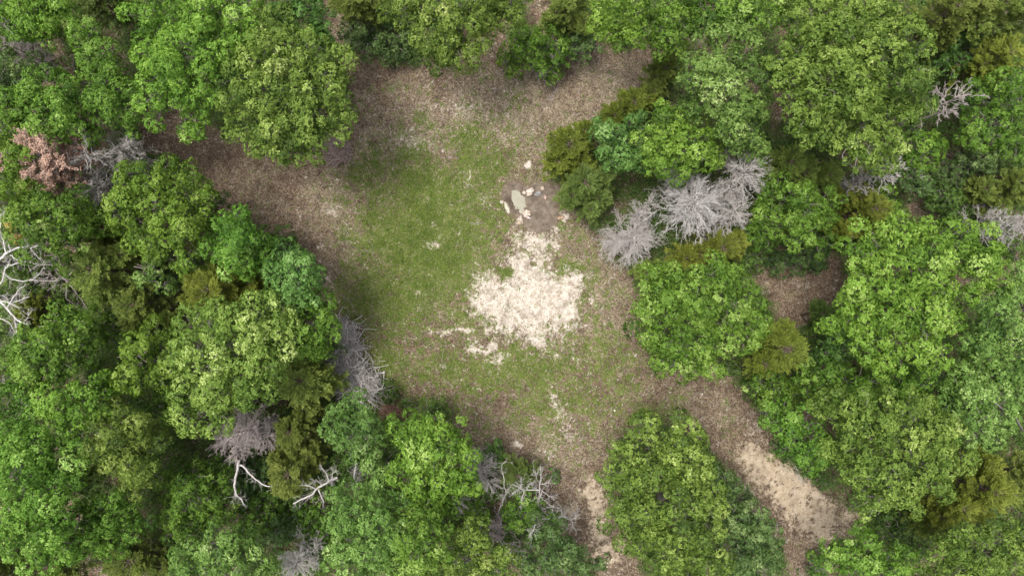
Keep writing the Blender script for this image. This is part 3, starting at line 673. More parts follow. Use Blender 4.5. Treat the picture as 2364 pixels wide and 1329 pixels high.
# ---- lower left
T('yellow-green tree with upright shoots in the lower left woods', 10.5, '125,915,46;170,940,42;70,890,42;200,900,36;165,980,30;215,935,32;250,895,36', 'bright', lift=.06)
T('largest tree of the lower left corner', 12.5, '25,950,56;45,1010,54;20,1070,56;95,1030,46;60,1110,58;130,1080,48;130,1150,52;35,1170,50;95,1215,54;50,1240,46;115,1270,46;80,1300,40;150,1215,36;155,1270,24', 'oak', lift=.05)
T('rounded tree with pale yellow tips in the middle of the lower left woods', 12, '235,985,46;290,1000,46;205,1040,54;270,1055,54;335,1050,46;205,1095,38;305,1110,44;350,1010,32;260,1015,40', 'yellow', lift=-.05)
T('green tree below the pale tipped one in the lower left woods', 10.5, '195,1170,42;255,1175,46;305,1200,38;215,1240,44;250,1265,30;225,1205,36', 'oak')
T('feathery green tree left of the forked white limb', 7.5, '390,1105,48;450,1130,56;420,1185,50;480,1185,46;440,1220,40;495,1100,38;505,1150,30;455,1075,30', 'oak', puff=.42, leaf=.1, lift=-.06, gap=.2)
CE('dark olive cedar in the shade at the bottom left', 5.5, '335,1270,72;290,1300,46;385,1300,46', 'cedar', lift=-.08)
CE('dark olive cedar cut by the lower left corner', 5.5, '15,1270,46;25,1320,46;170,1320,40', 'cedar', lift=-.1)
T('pale tipped round tree at the bottom edge on the left', 11, '500,1290,62;440,1310,48;560,1305,52;500,1265,38;590,1320,34;410,1325,28', 'pale', lift=.0)
CE('tall olive cedar between the white forked limb and the broken limb', 7, '690,1075,58;670,1110,42;720,1050,34;655,1050,28', 'cedar', lift=.06)
CE('shaded olive cedar above the tall olive one', 6, '690,985,50;715,940,38;560,920,40', 'cedar', lift=-.06)
T('blue-green tree under the brush pile at the clearing edge', 9.5, '805,960,42;840,985,40;790,1000,40;830,1030,42;775,985,32;860,1010,28;820,945,26', 'blue', lift=.08)
SH('low bright green bush in the lower left shade', 3, '590,1180,40;640,1200,36;560,1215,32', 'oak')
SH('low green bush between two bottom trees on the left', 3, '620,1235,36;660,1215,28;690,1180,30', 'dull')
SH('low green bush beside the broken white limb', 3.5, '730,1230,36;745,1270,36;720,1190,28', 'oak', lift=-.08)
SH('dim bush behind the forked white limb', 3, '590,1100,42;560,1130,36;630,1150,32', 'dull')

# ---- bottom middle
T('bright tree reaching into the clearing from the bottom', 10.5, '935,1000,44;985,975,34;960,1045,48;1045,1010,36;1075,1035,28;1010,1045,44;940,1095,46;1000,1110,46;1055,1100,36;1075,1130,26;985,1160,34', 'bright', lift=-.02, gap=.14)
T('pale tipped tree at the bottom left of the clearing', 11, '870,1130,46;805,1165,46;880,1195,42;800,1225,46;855,1255,50;800,1290,46;870,1305,44;905,1240,32;915,1165,26', 'pale', gap=.14)
T('green tree with grey twigs at the bottom middle', 10.5, '965,1190,42;1000,1225,38;965,1245,42;940,1290,44;995,1290,40;1030,1180,26;950,1325,30', 'oak', lift=.03)
T('yellowish thin tree with bare grey limbs at the bottom middle', 9.5, '1090,1210,32;1115,1255,42;1060,1280,46;1150,1290,44;1100,1315,38;1020,1310,36', 'yellow', gap=.28, lift=-.12)
SH('rounded green bush beside the bleached spreading branches', 4.5, '1205,1180,38;1220,1160,24;1180,1195,22', 'oak')
SH('small leafy bush at the foot of the bleached spreading branches', 3.5, '1280,1195,22;1268,1205,16', 'oak')
T('thin green tree at the bottom edge left of the sandy strip', 8.5, '1250,1240,34;1295,1260,42;1345,1285,36;1270,1300,42;1330,1320,36;1220,1290,32;1380,1300,22', 'dull', gap=.25, lift=.05)
CE('squat dark green cedar at the bottom edge of the clearing', 3.2, '1195,1090,44', 'cedarg', lift=.06)
SH('dark blue-green bush above the bare grey thicket', 2.5, '1135,1050,26;1150,1040,18', 'blue', lift=-.1)
SH('green bush below the bare grey thicket', 3.5, '1100,1165,34;1130,1150,20;1070,1180,22', 'oak', lift=-.08)
SH('tiny green shrub alone beside the sandy strip', .8, '1279,1098,11', 'blue')
SH('dark green shrub at the clearing edge above the bottom bright tree', 3, '1000,945,28;1020,960,20;935,932,16', 'under', lift=.05)
SH('low green shrub right of the brush pile', 1.4, '895,905,20;905,915,14', 'under', lift=.05)
T('largest isolated tree inside the clearing at the bottom', 12, '1500,1005,44;1445,1045,42;1560,1010,46;1615,1045,42;1430,1105,44;1500,1085,52;1575,1085,52;1635,1100,38;1430,1180,46;1500,1175,54;1580,1170,56;1640,1170,44;1480,1245,48;1550,1255,54;1625,1245,46;1520,1310,44;1600,1315,50;1660,1290,36', 'yellow', lift=-.1, gap=.14)
T('feathery dull green tree hugging the isolated tree on its right', 8, '1700,1150,40;1735,1205,44;1770,1255,44;1715,1270,50;1690,1210,40;1780,1305,40;1730,1320,42;1670,1110,26', 'dull', lift=.12, leaf=.1, puff=.4)

# ---- top middle
CE('dim olive cedar at the top edge left of the clearing', 6, '830,12,52;790,-5,36;870,25,28', 'cedar', lift=-.05)
SH('dull blue-green bush at the top edge of the clearing', 3, '850,85,44;900,100,34;820,70,32;920,120,22', 'dull', lift=-.04)
T('open pale green tree over the top edge of the clearing', 11, '905,25,34;955,35,46;1020,45,52;1085,35,50;1150,25,46;1195,35,34;1005,95,44;1060,100,46;1015,135,26;1105,115,32;985,-15,50;1120,-15,50', 'yellow', lift=-.1, gap=.2)
SH('vivid green bush under the open pale tree at the top', 5, '1208,92,34;1230,104,24', 'bright', lift=.1)
SH('vivid low green bush at the top rim of the clearing', 3, '1190,140,30;1175,125,20', 'bright', lift=-.05)
SH('small vivid green bush right of the thin bare stems at the top', 2, '1275,165,20;1265,180,12', 'bright', lift=0)
SH('dark green bush with pale stems hanging over the clearing top', 4, '1262,110,38;1292,128,28;1240,155,22', 'oak', lift=-.06)
CE('olive cedar at the top edge right of the open pale tree', 6.5, '1310,25,54;1280,50,30;1345,60,30', 'cedar', lift=0)
SH('grey-green bush below the top olive cedar', 3, '1330,100,36;1310,75,26;1360,115,24', 'dull')
T('bright green tree hanging over the top of the brown path', 10.5, '1400,35,38;1440,25,46;1450,72,36;1470,95,24;1385,75,26;1490,40,30', 'bright')
T('green tree right of the brown path at the top', 10, '1535,20,44;1555,62,42;1515,78,32;1595,50,32;1540,110,30', 'oak')

# ---- right of the clearing
CE('low olive cedar at the end of the brown path', 5, '1525,175,40;1505,215,30;1555,140,26', 'cedar', lift=-.05)
CE('low golden olive cedar along the right rim of the clearing', 5, '1455,250,40;1415,270,34;1490,230,28', 'gold', lift=-.18)
CE('olive cedar pushing into the clearing on the right', 5.5, '1310,345,52;1285,380,38;1350,310,32;1340,390,38', 'gold', lift=-.13)
CE('green cedar with silvery tips beside the muddy hole', 6, '1345,430,48;1315,455,32;1380,460,34;1360,490,26;1390,415,28', 'cedarg', lift=.12)
T('blue-green tree right of the olive clearing cedars', 8.5, '1425,320,44;1430,365,38;1395,300,26;1465,300,30;1460,350,34', 'blue', lift=.04)
T('rounded bright tree above the white dead thicket', 10, '1530,300,44;1580,285,44;1635,310,34;1545,350,46;1600,345,44;1645,350,26;1570,390,28;1515,385,24;1500,330,28', 'bright', lift=.05)
T('pale tipped tree left of the giant tree at the upper right', 11.5, '1655,85,52;1630,145,46;1705,105,42;1750,165,40;1665,195,54;1705,240,50;1600,180,32;1620,240,34;1730,310,38;1765,345,24;1770,225,26;1680,290,34', 'pale', lift=-.08, gap=.16)
T('dark green tree crown crossing the top edge left of the giant tree', 11, '1620,5,44;1690,15,48;1755,25,46;1810,10,36;1650,45,26', 'oak')
T('giant rounded tree at the upper right', 14, '1870,60,58;1950,40,62;2030,55,60;2090,110,52;1840,130,50;1920,120,60;2000,130,62;2080,180,54;2120,170,40;1850,205,56;1930,205,62;2010,215,62;2090,245,52;2120,240,34;1850,275,46;1920,285,50;1990,300,58;2060,305,48;1960,360,38;2030,360,40;1900,-20,50;1990,-25,50;2060,20,40;1975,90,50', 'yellow', drop=4, lift=-.07, puff=.5, gap=.1)
SH('bright leafy bush under the right side of the giant tree', 5, '2125,350,42;2165,335,30;2110,385,26;2190,320,18', 'bright', lift=-.06)
CE('pale olive cedar at the top right edge', 8, '2150,50,50;2200,35,50;2170,85,34', 'cedar', lift=.03)
CE('wide pale olive cedar in the upper right corner', 8.5, '2270,35,64;2335,50,56;2230,75,34;2310,-10,46', 'cedar', lift=.14)
CE('bright golden cedar near the upper right corner', 6.5, '2275,145,56;2240,165,34', 'gold', lift=.1)
SH('dim blue-green bush left of the upper right golden cedar', 4, '2200,120,36;2235,105,26;2190,150,26', 'blue', lift=-.12)
SH('green leafy bush at the right edge below the corner cedar', 5, '2350,150,34;2360,110,28;2340,200,26', 'oak')
T('thin leafed tree at the right edge under the golden cedar', 7.5, '2250,225,40;2310,215,42;2350,260,40;2290,290,46;2340,330,42;2250,310,34', 'oak', leaf=.1, puff=.42, gap=.28, lift=-.04)
SH('dull grey-green bush on the right between thin tree and dead bush', 4, '2230,370,44;2290,370,40;2190,400,34;2340,390,36', 'dull')
CE('olive cedar on the right above the grey dead tree', 5, '2310,430,48;2250,440,36;2355,440,36;2290,480,28', 'cedar', lift=-.02)
SH('shaded green bush in the brown gap at the right', 3, '2200,470,40;2160,450,28;2230,510,30;2180,430,24', 'under')
CE('dull olive cedar under the lower edge of the giant tree', 5.5, '1800,385,48;1850,400,46;1900,410,40;1760,410,30', 'cedar', lift=-.1)
T('sparse tree with pale branches showing through right of the dead thicket', 8, '1790,445,42;1840,470,50;1880,510,46;1790,505,46;1840,540,40;1910,470,34;1765,545,32;1900,560,28', 'oak', leaf=.1, puff=.42, gap=.3, lift=-.03)
CE('yellow-green cedar right of the sparse tree', 6.5, '1980,490,52;2010,530,36;1960,460,36;1950,530,34', 'gold', lift=-.04)
SH('vivid green bush right of the yellow-green cedar', 5, '2050,470,32;2060,500,24;2030,450,24', 'bright', lift=-.02)
SH('grey-green low bush over brown litter on the right', 2, '1830,595,40;1880,585,30;1780,600,30;1900,620,16', 'dull', lift=-.05, gap=.35)
CE('yellow-green cedar just under the white dead thicket', 6, '1650,575,54;1605,590,40;1690,560,32;1570,600,34', 'gold', lift=-.02)
CE('dark olive cedar between the grey dome bush and the round tree', 4.5, '1510,630,38;1550,640,34;1480,620,20', 'cedar', lift=-.04)
T('wide round tree on the right rim of the clearing', 10.5, '1505,655,38;1560,650,44;1630,630,44;1695,645,42;1520,705,46;1595,700,54;1680,700,52;1735,705,38;1510,770,44;1575,780,52;1650,775,54;1720,765,44;1560,840,40;1625,845,38;1745,750,28', 'oak', lift=.06, gap=.13)
CE('golden olive cedar right of the wide round tree', 6.5, '1790,800,62;1755,840,40;1810,770,36;1760,770,28', 'gold', lift=-.05)
T('very large bright tree on the right', 13, '2010,570,50;2080,545,46;2150,530,44;2190,560,44;2125,600,52;2000,645,56;2075,655,58;2160,660,58;2265,565,46;2295,610,40;2240,620,50;2225,690,46;1965,725,50;2040,740,58;2120,745,58;2195,745,48;2140,815,48;2065,820,44;1925,755,34;2000,790,36;2290,660,34', 'bright', drop=3.5, lift=.06, gap=.13)
T('paler tree at the right edge beside the very large bright one', 12, '2345,640,42;2300,720,50;2350,760,50;2300,800,48;2345,840,44;2250,800,34;2330,690,40', 'pale', lift=-.12, gap=.18)
SH('blue-green bush in the gap below the brown litter on the right', 5, '1915,800,38;1945,820,24;1895,830,22', 'blue', lift=.02)
T('green tree below the blue-green bush on the right', 9, '1870,880,38;1935,880,44;1900,925,34;1985,880,40;2030,880,38;1960,920,34', 'oak', lift=-.05)
CE('dark cedar in the dark gap between the right trees', 4, '1880,720,30;1895,755,24', 'cedarg', lift=-.15)

# ---- lower right
T('broad open tree with grey twigs at the lower right', 12.5, '1925,945,44;1995,950,52;2075,950,54;2145,980,52;1985,1015,52;2065,1025,54;2145,1045,54;2195,1060,38;1955,1060,48;2015,1095,52;2080,1110,52;2140,1105,44;2045,1160,42;1990,1160,38;2095,1165,34;2175,1000,34', 'yellow', lift=-.1, gap=.16)
T('tree with bare twigs along the sandy track', 9.5, '1810,975,38;1865,990,42;1865,1035,40;1815,1015,30;1900,1045,34;1800,945,20', 'oak', lift=.02, gap=.2)
SH('rounded green bush at the bend above the sandy track', 6, '1780,905,36;1820,915,32;1750,890,24;1795,935,24', 'oak', lift=.03)
SH('low green shrub at the edge of the sandy track', 1.6, '1805,1045,22;1830,1055,16;1870,1095,24;1895,1110,18', 'dull', gap=.3)
T('pale mint green tree at the right edge', 12, '2240,890,44;2300,880,46;2350,915,44;2225,940,44;2290,945,54;2340,975,44;2245,990,38;2310,1010,34;2210,905,24', 'pale', lift=.06, puff=.45, leaf=.12)
T('green tree filling the gap left of the pale mint one', 9.5, '2120,880,40;2170,870,40;2180,920,34;2220,850,34;2080,890,30', 'oak', lift=-.06)
CE('large golden cedar at the lower right', 8, '2230,1110,64;2180,1150,48;2260,1070,44;2250,1170,44;2160,1190,30', 'gold', lift=.03)
CE('olive cedar at the right edge beside the large golden one', 7.5, '2335,1080,48;2310,1130,40;2355,1140,34', 'cedar', lift=.12)
T('pale tipped tree at the bottom edge right of the track', 10, '1945,1262,40;2000,1280,46;1960,1310,46;2045,1305,42;2085,1285,32;1910,1315,26', 'oak', lift=.08, gap=.2)
T('green tree in the lower right corner', 10.5, '2165,1245,44;2225,1250,42;2190,1300,48;2260,1290,48;2300,1240,38;2340,1225,36;2340,1290,44;2290,1325,38;2140,1310,34', 'yellow', lift=-.12, gap=.18)
SH('dark bush under the broad open tree by the brown end of the track', 3, '2040,1220,32;2090,1225,34;2120,1260,28', 'under')
SH('small green bush at the bottom right of the track', 2.5, '1880,1325,26;1905,1290,20', 'dull')
CE('shaded cedar in the deep gap of the lower right', 4.5, '2000,860,26;2120,1200,34;2150,1215,26', 'cedar', lift=-.12)

# ---- fillers seen through the gaps of the left and right woods
SH('dark green bush in the hollow right of the left narrow tree', 3, '320,235,34;335,215,22;300,300,24', 'under', gap=.35)
SH('shaded green bush between the left trees near the dead limbs', 4, '260,400,34;290,360,22;240,440,30', 'under')
SH('shaded green bush at the far left between two large trees', 4, '30,740,36;10,780,34', 'cedarg')
SH('dark bush under the trees above the lower left corner', 4, '170,1010,32;155,960,28;200,870,34', 'under')
SH('shaded bush below the dense blue-green tree', 4, '640,710,30;765,800,22', 'under')
SH('green bush between the bottom pale tipped tree and the bright one', 4, '900,1060,34;870,1080,28;760,1070,34;800,1070,32', 'under', lift=.08)
SH('shaded bush left of the sparse tree with pale branches', 3.5, '1720,560,30;1740,600,28;1700,620,24', 'under')
SH('dark green bush under the right side of the wide round tree', 3.5, '1750,900,30;1700,850,24;1850,850,28', 'under')
SH('shaded bush at the right edge under the grey dead tree', 4, '2340,590,34;2300,560,26', 'under')
SH('shaded bush between the giant tree and the sparse one', 4, '2100,430,30;2070,400,28;2120,290,20', 'dull', lift=-.1)

# ---- bare and dead ones
bare('dead_tree', 'grey bare bush at the left edge near the top', 7, '5,110,60;55,120,36', 'twigp', .9)
bare('dead_tree', 'rust orange dead cedar on the left', 10.5, '132,374,72;108,408,46;168,346,46', 'twig', .85, lo=.55, rust=('rust', .7, 9), cat='dead cedar')
bare('dead_tree', 'wide grey leafless tree right of the rust orange one', 9, '235,365,62;200,420,46;290,350,44;220,440,36;310,335,24', 'twig', .85, up=.3, lo=.5)
bare('dead_tree', 'white leafless cedar at the centre of the dead thicket', 8, '1590,475,76', 'white', 1.3, up=.1, lo=.5, thick=.85, cat='dead cedar')
bare('dead_tree', 'white leafless cedar behind the centre of the dead thicket', 6.5, '1570,420,52', 'twig', 1.2, up=.2, thick=.85, cat='dead cedar')
bare('dead_tree', 'mauve grey leafless bush at the upper right of the dead thicket', 8, '1705,405,54;1680,440,36', 'twig', 1.1, up=.3, lo=.5, thick=.85)
bare('dead_tree', 'white leafless bush at the right end of the dead thicket', 7, '1685,490,52;1650,510,34', 'twig', 1.1, up=.25, lo=.45, thick=.85)
bare('dead_tree', 'pale grey dome shaped dead bush on the clearing rim', 5, '1462,552,62;1425,560,36', 'twig', 1.5, up=-.25, lo=.35, thick=.8)
bare('dead_tree', 'small grey dead bush between the dome shaped one and the thicket', 4.5, '1475,495,38;1500,470,28', 'twig', .8, up=.2)
bare('dead_tree', 'silvery dead bush leaning out under the giant tree', 8, '2030,400,44;1995,430,34;2060,380,26', 'twig', .9, up=.35)
bare('dead_tree', 'grey dead tree at the right edge', 8, '2340,525,46;2310,500,30', 'twig', 1.0, up=.3)
bare('dead_tree', 'thin stemmed bare bush in the upper right woods', 7.5, '2200,230,46;2175,260,30', 'twigp', .6, up=.5)
bare('dead_tree', 'mauve grey dead cedar above the forked white limb', 7.5, '575,985,58;515,1020,40;610,1010,40;545,1050,26', 'twigp', 1.2, up=.1, lo=.5, cat='dead cedar')
bare('dead_tree', 'grey dead bush at the bottom edge on the left', 6.5, '690,1295,44;665,1310,30;720,1270,22', 'twig', 1.1, up=.35)
bare('dead_tree', 'bare mauve grey thicket at the bottom of the clearing', 4.0, '1110,1080,42;1085,1055,30;1130,1120,30;1070,1140,24', 'twig', 1.0, up=.3)
bare('dead_tree', 'narrow grey brush clump below the bare thicket', 3.0, '1148,1205,22;1140,1240,24;1155,1230,16', 'twigp', 1.0, up=.5)
bare('dead_tree', 'small grey bush among the bottom leafy trees', 6.5, '1060,1160,26', 'twig', .8, up=.2)
bare('dead_tree', 'bare grey bush in the gap of the bottom trees', 3.5, '1200,1270,34;1240,1215,20', 'twigp', .7, up=.4)
bare('dead_tree', 'thin leafless tree with curved stems right of the white dead limbs', 5.5, '130,640,44;165,600,30', 'twigp', .45, up=.5,
     traced=[(6,5,.045,.015,'144,641;162,658;181,683;203,715'), (6,5,.04,.012,'132,647;140,636;158,618;180,625;195,645'), (6,4.5,.035,.012,'153,655;153,688;187,715'),
             (6,5,.035,.012,'132,647;108,649;74,646'), (6,5,.035,.012,'135,624;117,611;90,611;68,622'), (6,5,.03,.01,'117,611;122,595;135,590;140,610;148,640')])
bare('dead_tree', 'bare thorny stems over the bush at the clearing top', 3.2, '1240,140,28;1255,170,16', 'twigp', .5, up=.5)
bare('dead_tree', 'bare grey twigs beside the track tree', 7.5, '1825,985,20;1840,970,14', 'twig', .6, up=.6)
bare('dead_tree', 'thin bare bush at the far left in the lower woods', 4.5, '10,895,34;60,905,20', 'twigp', .7, up=.4)
bare('dead_tree', 'bare mauve bush in the brown gap at the right', 3.5, '2110,410,26;2270,480,24', 'twigp', .6, up=.4)
bare('dead_tree', 'faint bare sapling in the upper left hollow', 3.5, '110,140,34;60,160,26', 'twigp', .4, up=.5)

limb_tree('dead_tree', 'white bleached dead tree with curving limbs at the left edge', 'dead tree', (-12, 600), [
    (8.5,9.5,.11,.04,'-14,606;5,593;14,584;25,578;43,571;65,570;74,572;88,566'), (9,9.5,.06,.02,'14,584;8,555;4,541;0,530;-2,500;12,488'), (9,10,.05,.02,'25,578;20,563;10,549;2,542'),
    (9,9,.045,.012,'23,588;34,597;45,604;74,606;90,612'), (8.5,9,.06,.03,'0,656;10,640;10,624;20,612;38,609;60,603'), (8.5,8.5,.05,.02,'8,630;27,644;52,649;74,645;92,630'), (9,9,.03,.01,'70,571;82,590;100,600;104,622')])
limb_tree('dead_tree', 'white bleached dead tree with forked tips below the curving one', 'dead tree', (-14, 695), [
    (8,8.5,.10,.05,'-10,690;0,694;14,710;25,724;41,740;54,746;65,748'), (8.3,8.6,.06,.02,'34,733;38,762;44,774'), (8,8.6,.06,.02,'0,692;23,699;45,712'), (8.2,9,.05,.02,'16,712;32,683;45,668;59,656'),
    (8,8.8,.05,.02,'23,701;45,693;68,685'), (8,8.4,.04,.015,'0,735;20,742;34,765;30,775'), (8,8.6,.035,.012,'6,681;20,694'), (8,8.3,.03,.01,'50,745;64,735;66,715')])
limb_tree('dead_tree', 'forked white bleached limb pointing down from the dead cedar', 'dead tree', (556, 1040), [
    (4.5,6,.14,.05,'552,1062;549,1080;545,1095;541,1120;545,1140;557,1153;563,1165'), (4.6,6,.10,.04,'553,1073;565,1078;575,1092;590,1105;610,1120;631,1124'), (5.9,6,.03,.02,'541,1140;546,1142')])
limb_tree('dead_tree', 'broken white bleached limb with jagged stubs above the bottom trees', 'dead tree', (790, 1100), [
    (5,6.5,.12,.05,'778,1102;765,1106;748,1118;730,1127;722,1140;700,1150;677,1162'), (6,6.5,.05,.03,'728,1128;718,1121;687,1118'), (6,6.3,.06,.025,'735,1130;742,1145;748,1158'), (5.5,6.5,.06,.03,'760,1108;752,1090;738,1072'),
    (5.6,6.4,.04,.02,'742,1120;735,1110;722,1112'), (5.4,6.2,.035,.015,'765,1106;768,1092;778,1084')])
limb_tree('dead_tree', 'upright grey dead stem poking up by the blue-green tree', 'dead tree', (819, 1110), [
    (6,8,.09,.04,'819,1118;818,1098;820,1080;822,1074'), (6.5,7.2,.03,.012,'820,1112;830,1100;832,1116')])
limb_tree('dead_tree', 'tall slender grey branch standing over the bare thicket', 'dead tree', (1150, 1170), [
    (2.5,5,.05,.02,'1152,1176;1159,1164;1163,1150;1169,1138;1165,1124;1163,1098;1159,1086;1158,1072;1169,1063'), (4,5,.03,.01,'1168,1134;1181,1123'), (3.6,4.2,.02,.01,'1164,1148;1159,1141')], mat='twig')
limb_tree('dead_tree', 'widely spreading bleached branches at the bottom edge of the clearing', 'dead tree', (1246, 1150), [
    (3.5,4.5,.05,.02,'1246,1140;1245,1130;1247,1113;1250,1101;1248,1074'), (4,4.6,.045,.02,'1245,1130;1217,1130;1210,1132;1201,1126;1186,1118'), (4.4,5,.035,.012,'1201,1126;1204,1119;1203,1110;1204,1100'),
    (4.4,4.8,.03,.012,'1200,1127;1194,1131;1183,1136'), (4.4,4.6,.035,.015,'1210,1132;1205,1152;1204,1161'), (4.2,4.8,.03,.01,'1216,1130;1221,1119;1227,1113;1229,1124'), (4.1,4.8,.035,.01,'1248,1117;1262,1114;1274,1113'),
    (3.8,4.2,.03,.01,'1250,1131;1264,1141;1277,1149'), (3.8,4,.035,.012,'1251,1134;1247,1145;1243,1151;1232,1146'), (3.7,4,.03,.01,'1248,1145;1262,1160;1278,1169;1274,1183'), (3.8,4,.025,.01,'1278,1168;1265,1171;1246,1175'), (4.2,4.8,.025,.01,'1238,1104;1236,1092;1231,1086')])
limb_tree('dead_tree', 'bleached branch tips reaching towards the sandy strip', 'dead tree', (1230, 1190), [
    (2.5,4.5,.07,.02,'1230,1190;1251,1197;1265,1197;1287,1195;1296,1190;1310,1197;1327,1197;1334,1186'), (4,4.6,.03,.012,'1320,1198;1324,1216;1331,1226'), (4,4.4,.03,.01,'1289,1198;1296,1209;1310,1212;1308,1222'),
    (4,4.6,.025,.01,'1296,1190;1298,1173'), (4.3,4.6,.025,.01,'1327,1197;1329,1181'), (3,3.4,.025,.01,'1251,1197;1262,1184'), (3.8,4,.03,.01,'1288,1196;1305,1188;1300,1200')])
limb_tree('dead_tree', 'short bleached branch rising from the bottom green tree', 'dead tree', (1220, 1245), [
    (6,8,.05,.02,'1223,1240;1232,1221;1236,1209'), (7,7.4,.02,.01,'1232,1221;1221,1232')])

# ---- brush pile, heaps, rocks, fallen wood
def brush_pile():
    rng = np.random.default_rng(5)
    C = np.array([[795,765],[790,790],[800,815],[815,845],[830,870],[840,890],[815,900],[800,880],[785,835],[825,905],[850,895]], float)
    n = 1500; i = rng.integers(0, len(C), n); u = C[i, 0] + rng.normal(0, 14, n); v = C[i, 1] + rng.normal(0, 15, n)
    hgt = 1.35 * np.clip(1 - (np.min(np.hypot(u[:, None] - C[:, 0], v[:, None] - C[:, 1]), 1) / 40) ** 2, .05, 1) * rng.uniform(.05, 1, n)
    x, y = P(u, v, .7); az = rng.normal(math.radians(-60), .75, n) + (rng.random(n) < .35) * rng.uniform(0, 3, n); el = rng.normal(0, .14, n)
    ln = rng.gamma(3, .32, n) + .3; d = np.stack([np.cos(az) * np.cos(el), np.sin(az) * np.cos(el), np.sin(el)], 1)
    c = np.stack([x, y, hgt + .05], 1); a = c - d * ln[:, None] / 2; b = c + d * ln[:, None] / 2; a[:, 2] = np.maximum(a[:, 2], .02); b[:, 2] = np.maximum(b[:, 2], .02)
    L = curved(a, b, 5, rng, .05); r = rng.uniform(.010, .032, n)
    big = rng.choice(n, 26, replace=False); r[big] = rng.uniform(.04, .07, 26)
    org = np.array([*P(815, 840), 0.0]); acc = Acc(); V, F = tubes(L - org, np.linspace(1, .6, 5)[None] * r[:, None] * 1.15, 5)
    acc.add(V, F, np.repeat(rng.uniform(.2, .9, n), 20)); o = acc.build("brush_pile", M['twig']); o.location = org
    tag(o, "long pile of cut grey branches on the left edge of the clearing", "brush pile")
brush_pile()

def heap(name, label, cat, cu, cv, ru, rv, h, n, cols, seed, rot=0.0, lrange=(.08,.16), sticks=0):
    rng = np.random.default_rng(seed); org = np.array([*P(cu, cv), 0.0])
    a = rng.uniform(0, 2 * math.pi, n); q = np.sqrt(rng.uniform(0, 1, n)) * (1 + .18 * np.sin(3 * a + seed)); c, s = math.cos(rot), math.sin(rot)
    px, py = np.cos(a) * q * ru * S0, np.sin(a) * q * rv * S0; x = px * c - py * s; y = px * s + py * c
    z = h * np.clip(1 - q ** 2, 0, 1) * (.8 + .4 * fbm(x * 2 + 9, y * 2, seed)) + .02 + rng.uniform(-.04, .04, n) + .02
    az = rng.uniform(0, 2 * math.pi, n); D = nrm(np.stack([np.cos(az), np.sin(az), rng.normal(0, .3, n)], 1)); N = nrm(np.stack([rng.normal(0, .45, n), rng.normal(0, .45, n), np.ones(n)], 1))
    L = rng.uniform(*lrange, n); V, F = leaves(np.stack([x, y, z], 1), D, N, L, L * .5, .2)
    m, nt, out = new_mat(name + "_mat"); cc = ramp(nt, attr(nt, "tint"), cols); b = nt.nodes.new("ShaderNodeBsdfPrincipled")
    nt.links.new(cc, b.inputs["Base Color"]); b.inputs["Roughness"].default_value = .85; nt.links.new(b.outputs[0], out.inputs[0])
    acc = Acc(); acc.add(V, F, np.clip(rng.normal(.5, .25, n), 0, 1))
    if sticks:
        i = rng.integers(0, n, sticks); p = np.stack([x[i], y[i], z[i] + .03], 1); az = rng.uniform(0, 6.28, sticks); d = np.stack([np.cos(az), np.sin(az), rng.normal(0, .1, sticks)], 1) * rng.uniform(.2, .6, (sticks, 1))
        acc.tube(curved(p - d, p + d, 4, rng, .05), np.full((sticks, 4), .015), 4, .9)
    o = acc.build(name, m); o.location = org; tag(o, label, cat)
heap("leaf_heap", "pinkish grey heap of dry twigs and leaves by the top left tree", "leaf heap", 775, 338, 30, 50, .5, 9000, [(0, (.10,.07,.06)), (.5, (.24,.17,.145)), (1, (.42,.33,.29))], 3, .25, sticks=120)
heap("pine_straw_heap", "reddish brown mound of dead needles near the bottom bright tree", "needle heap", 905, 955, 32, 26, .3, 6000, [(0, (.08,.04,.025)), (.5, (.18,.10,.065)), (1, (.32,.21,.15))], 4, .2, (.1,.2), 80)

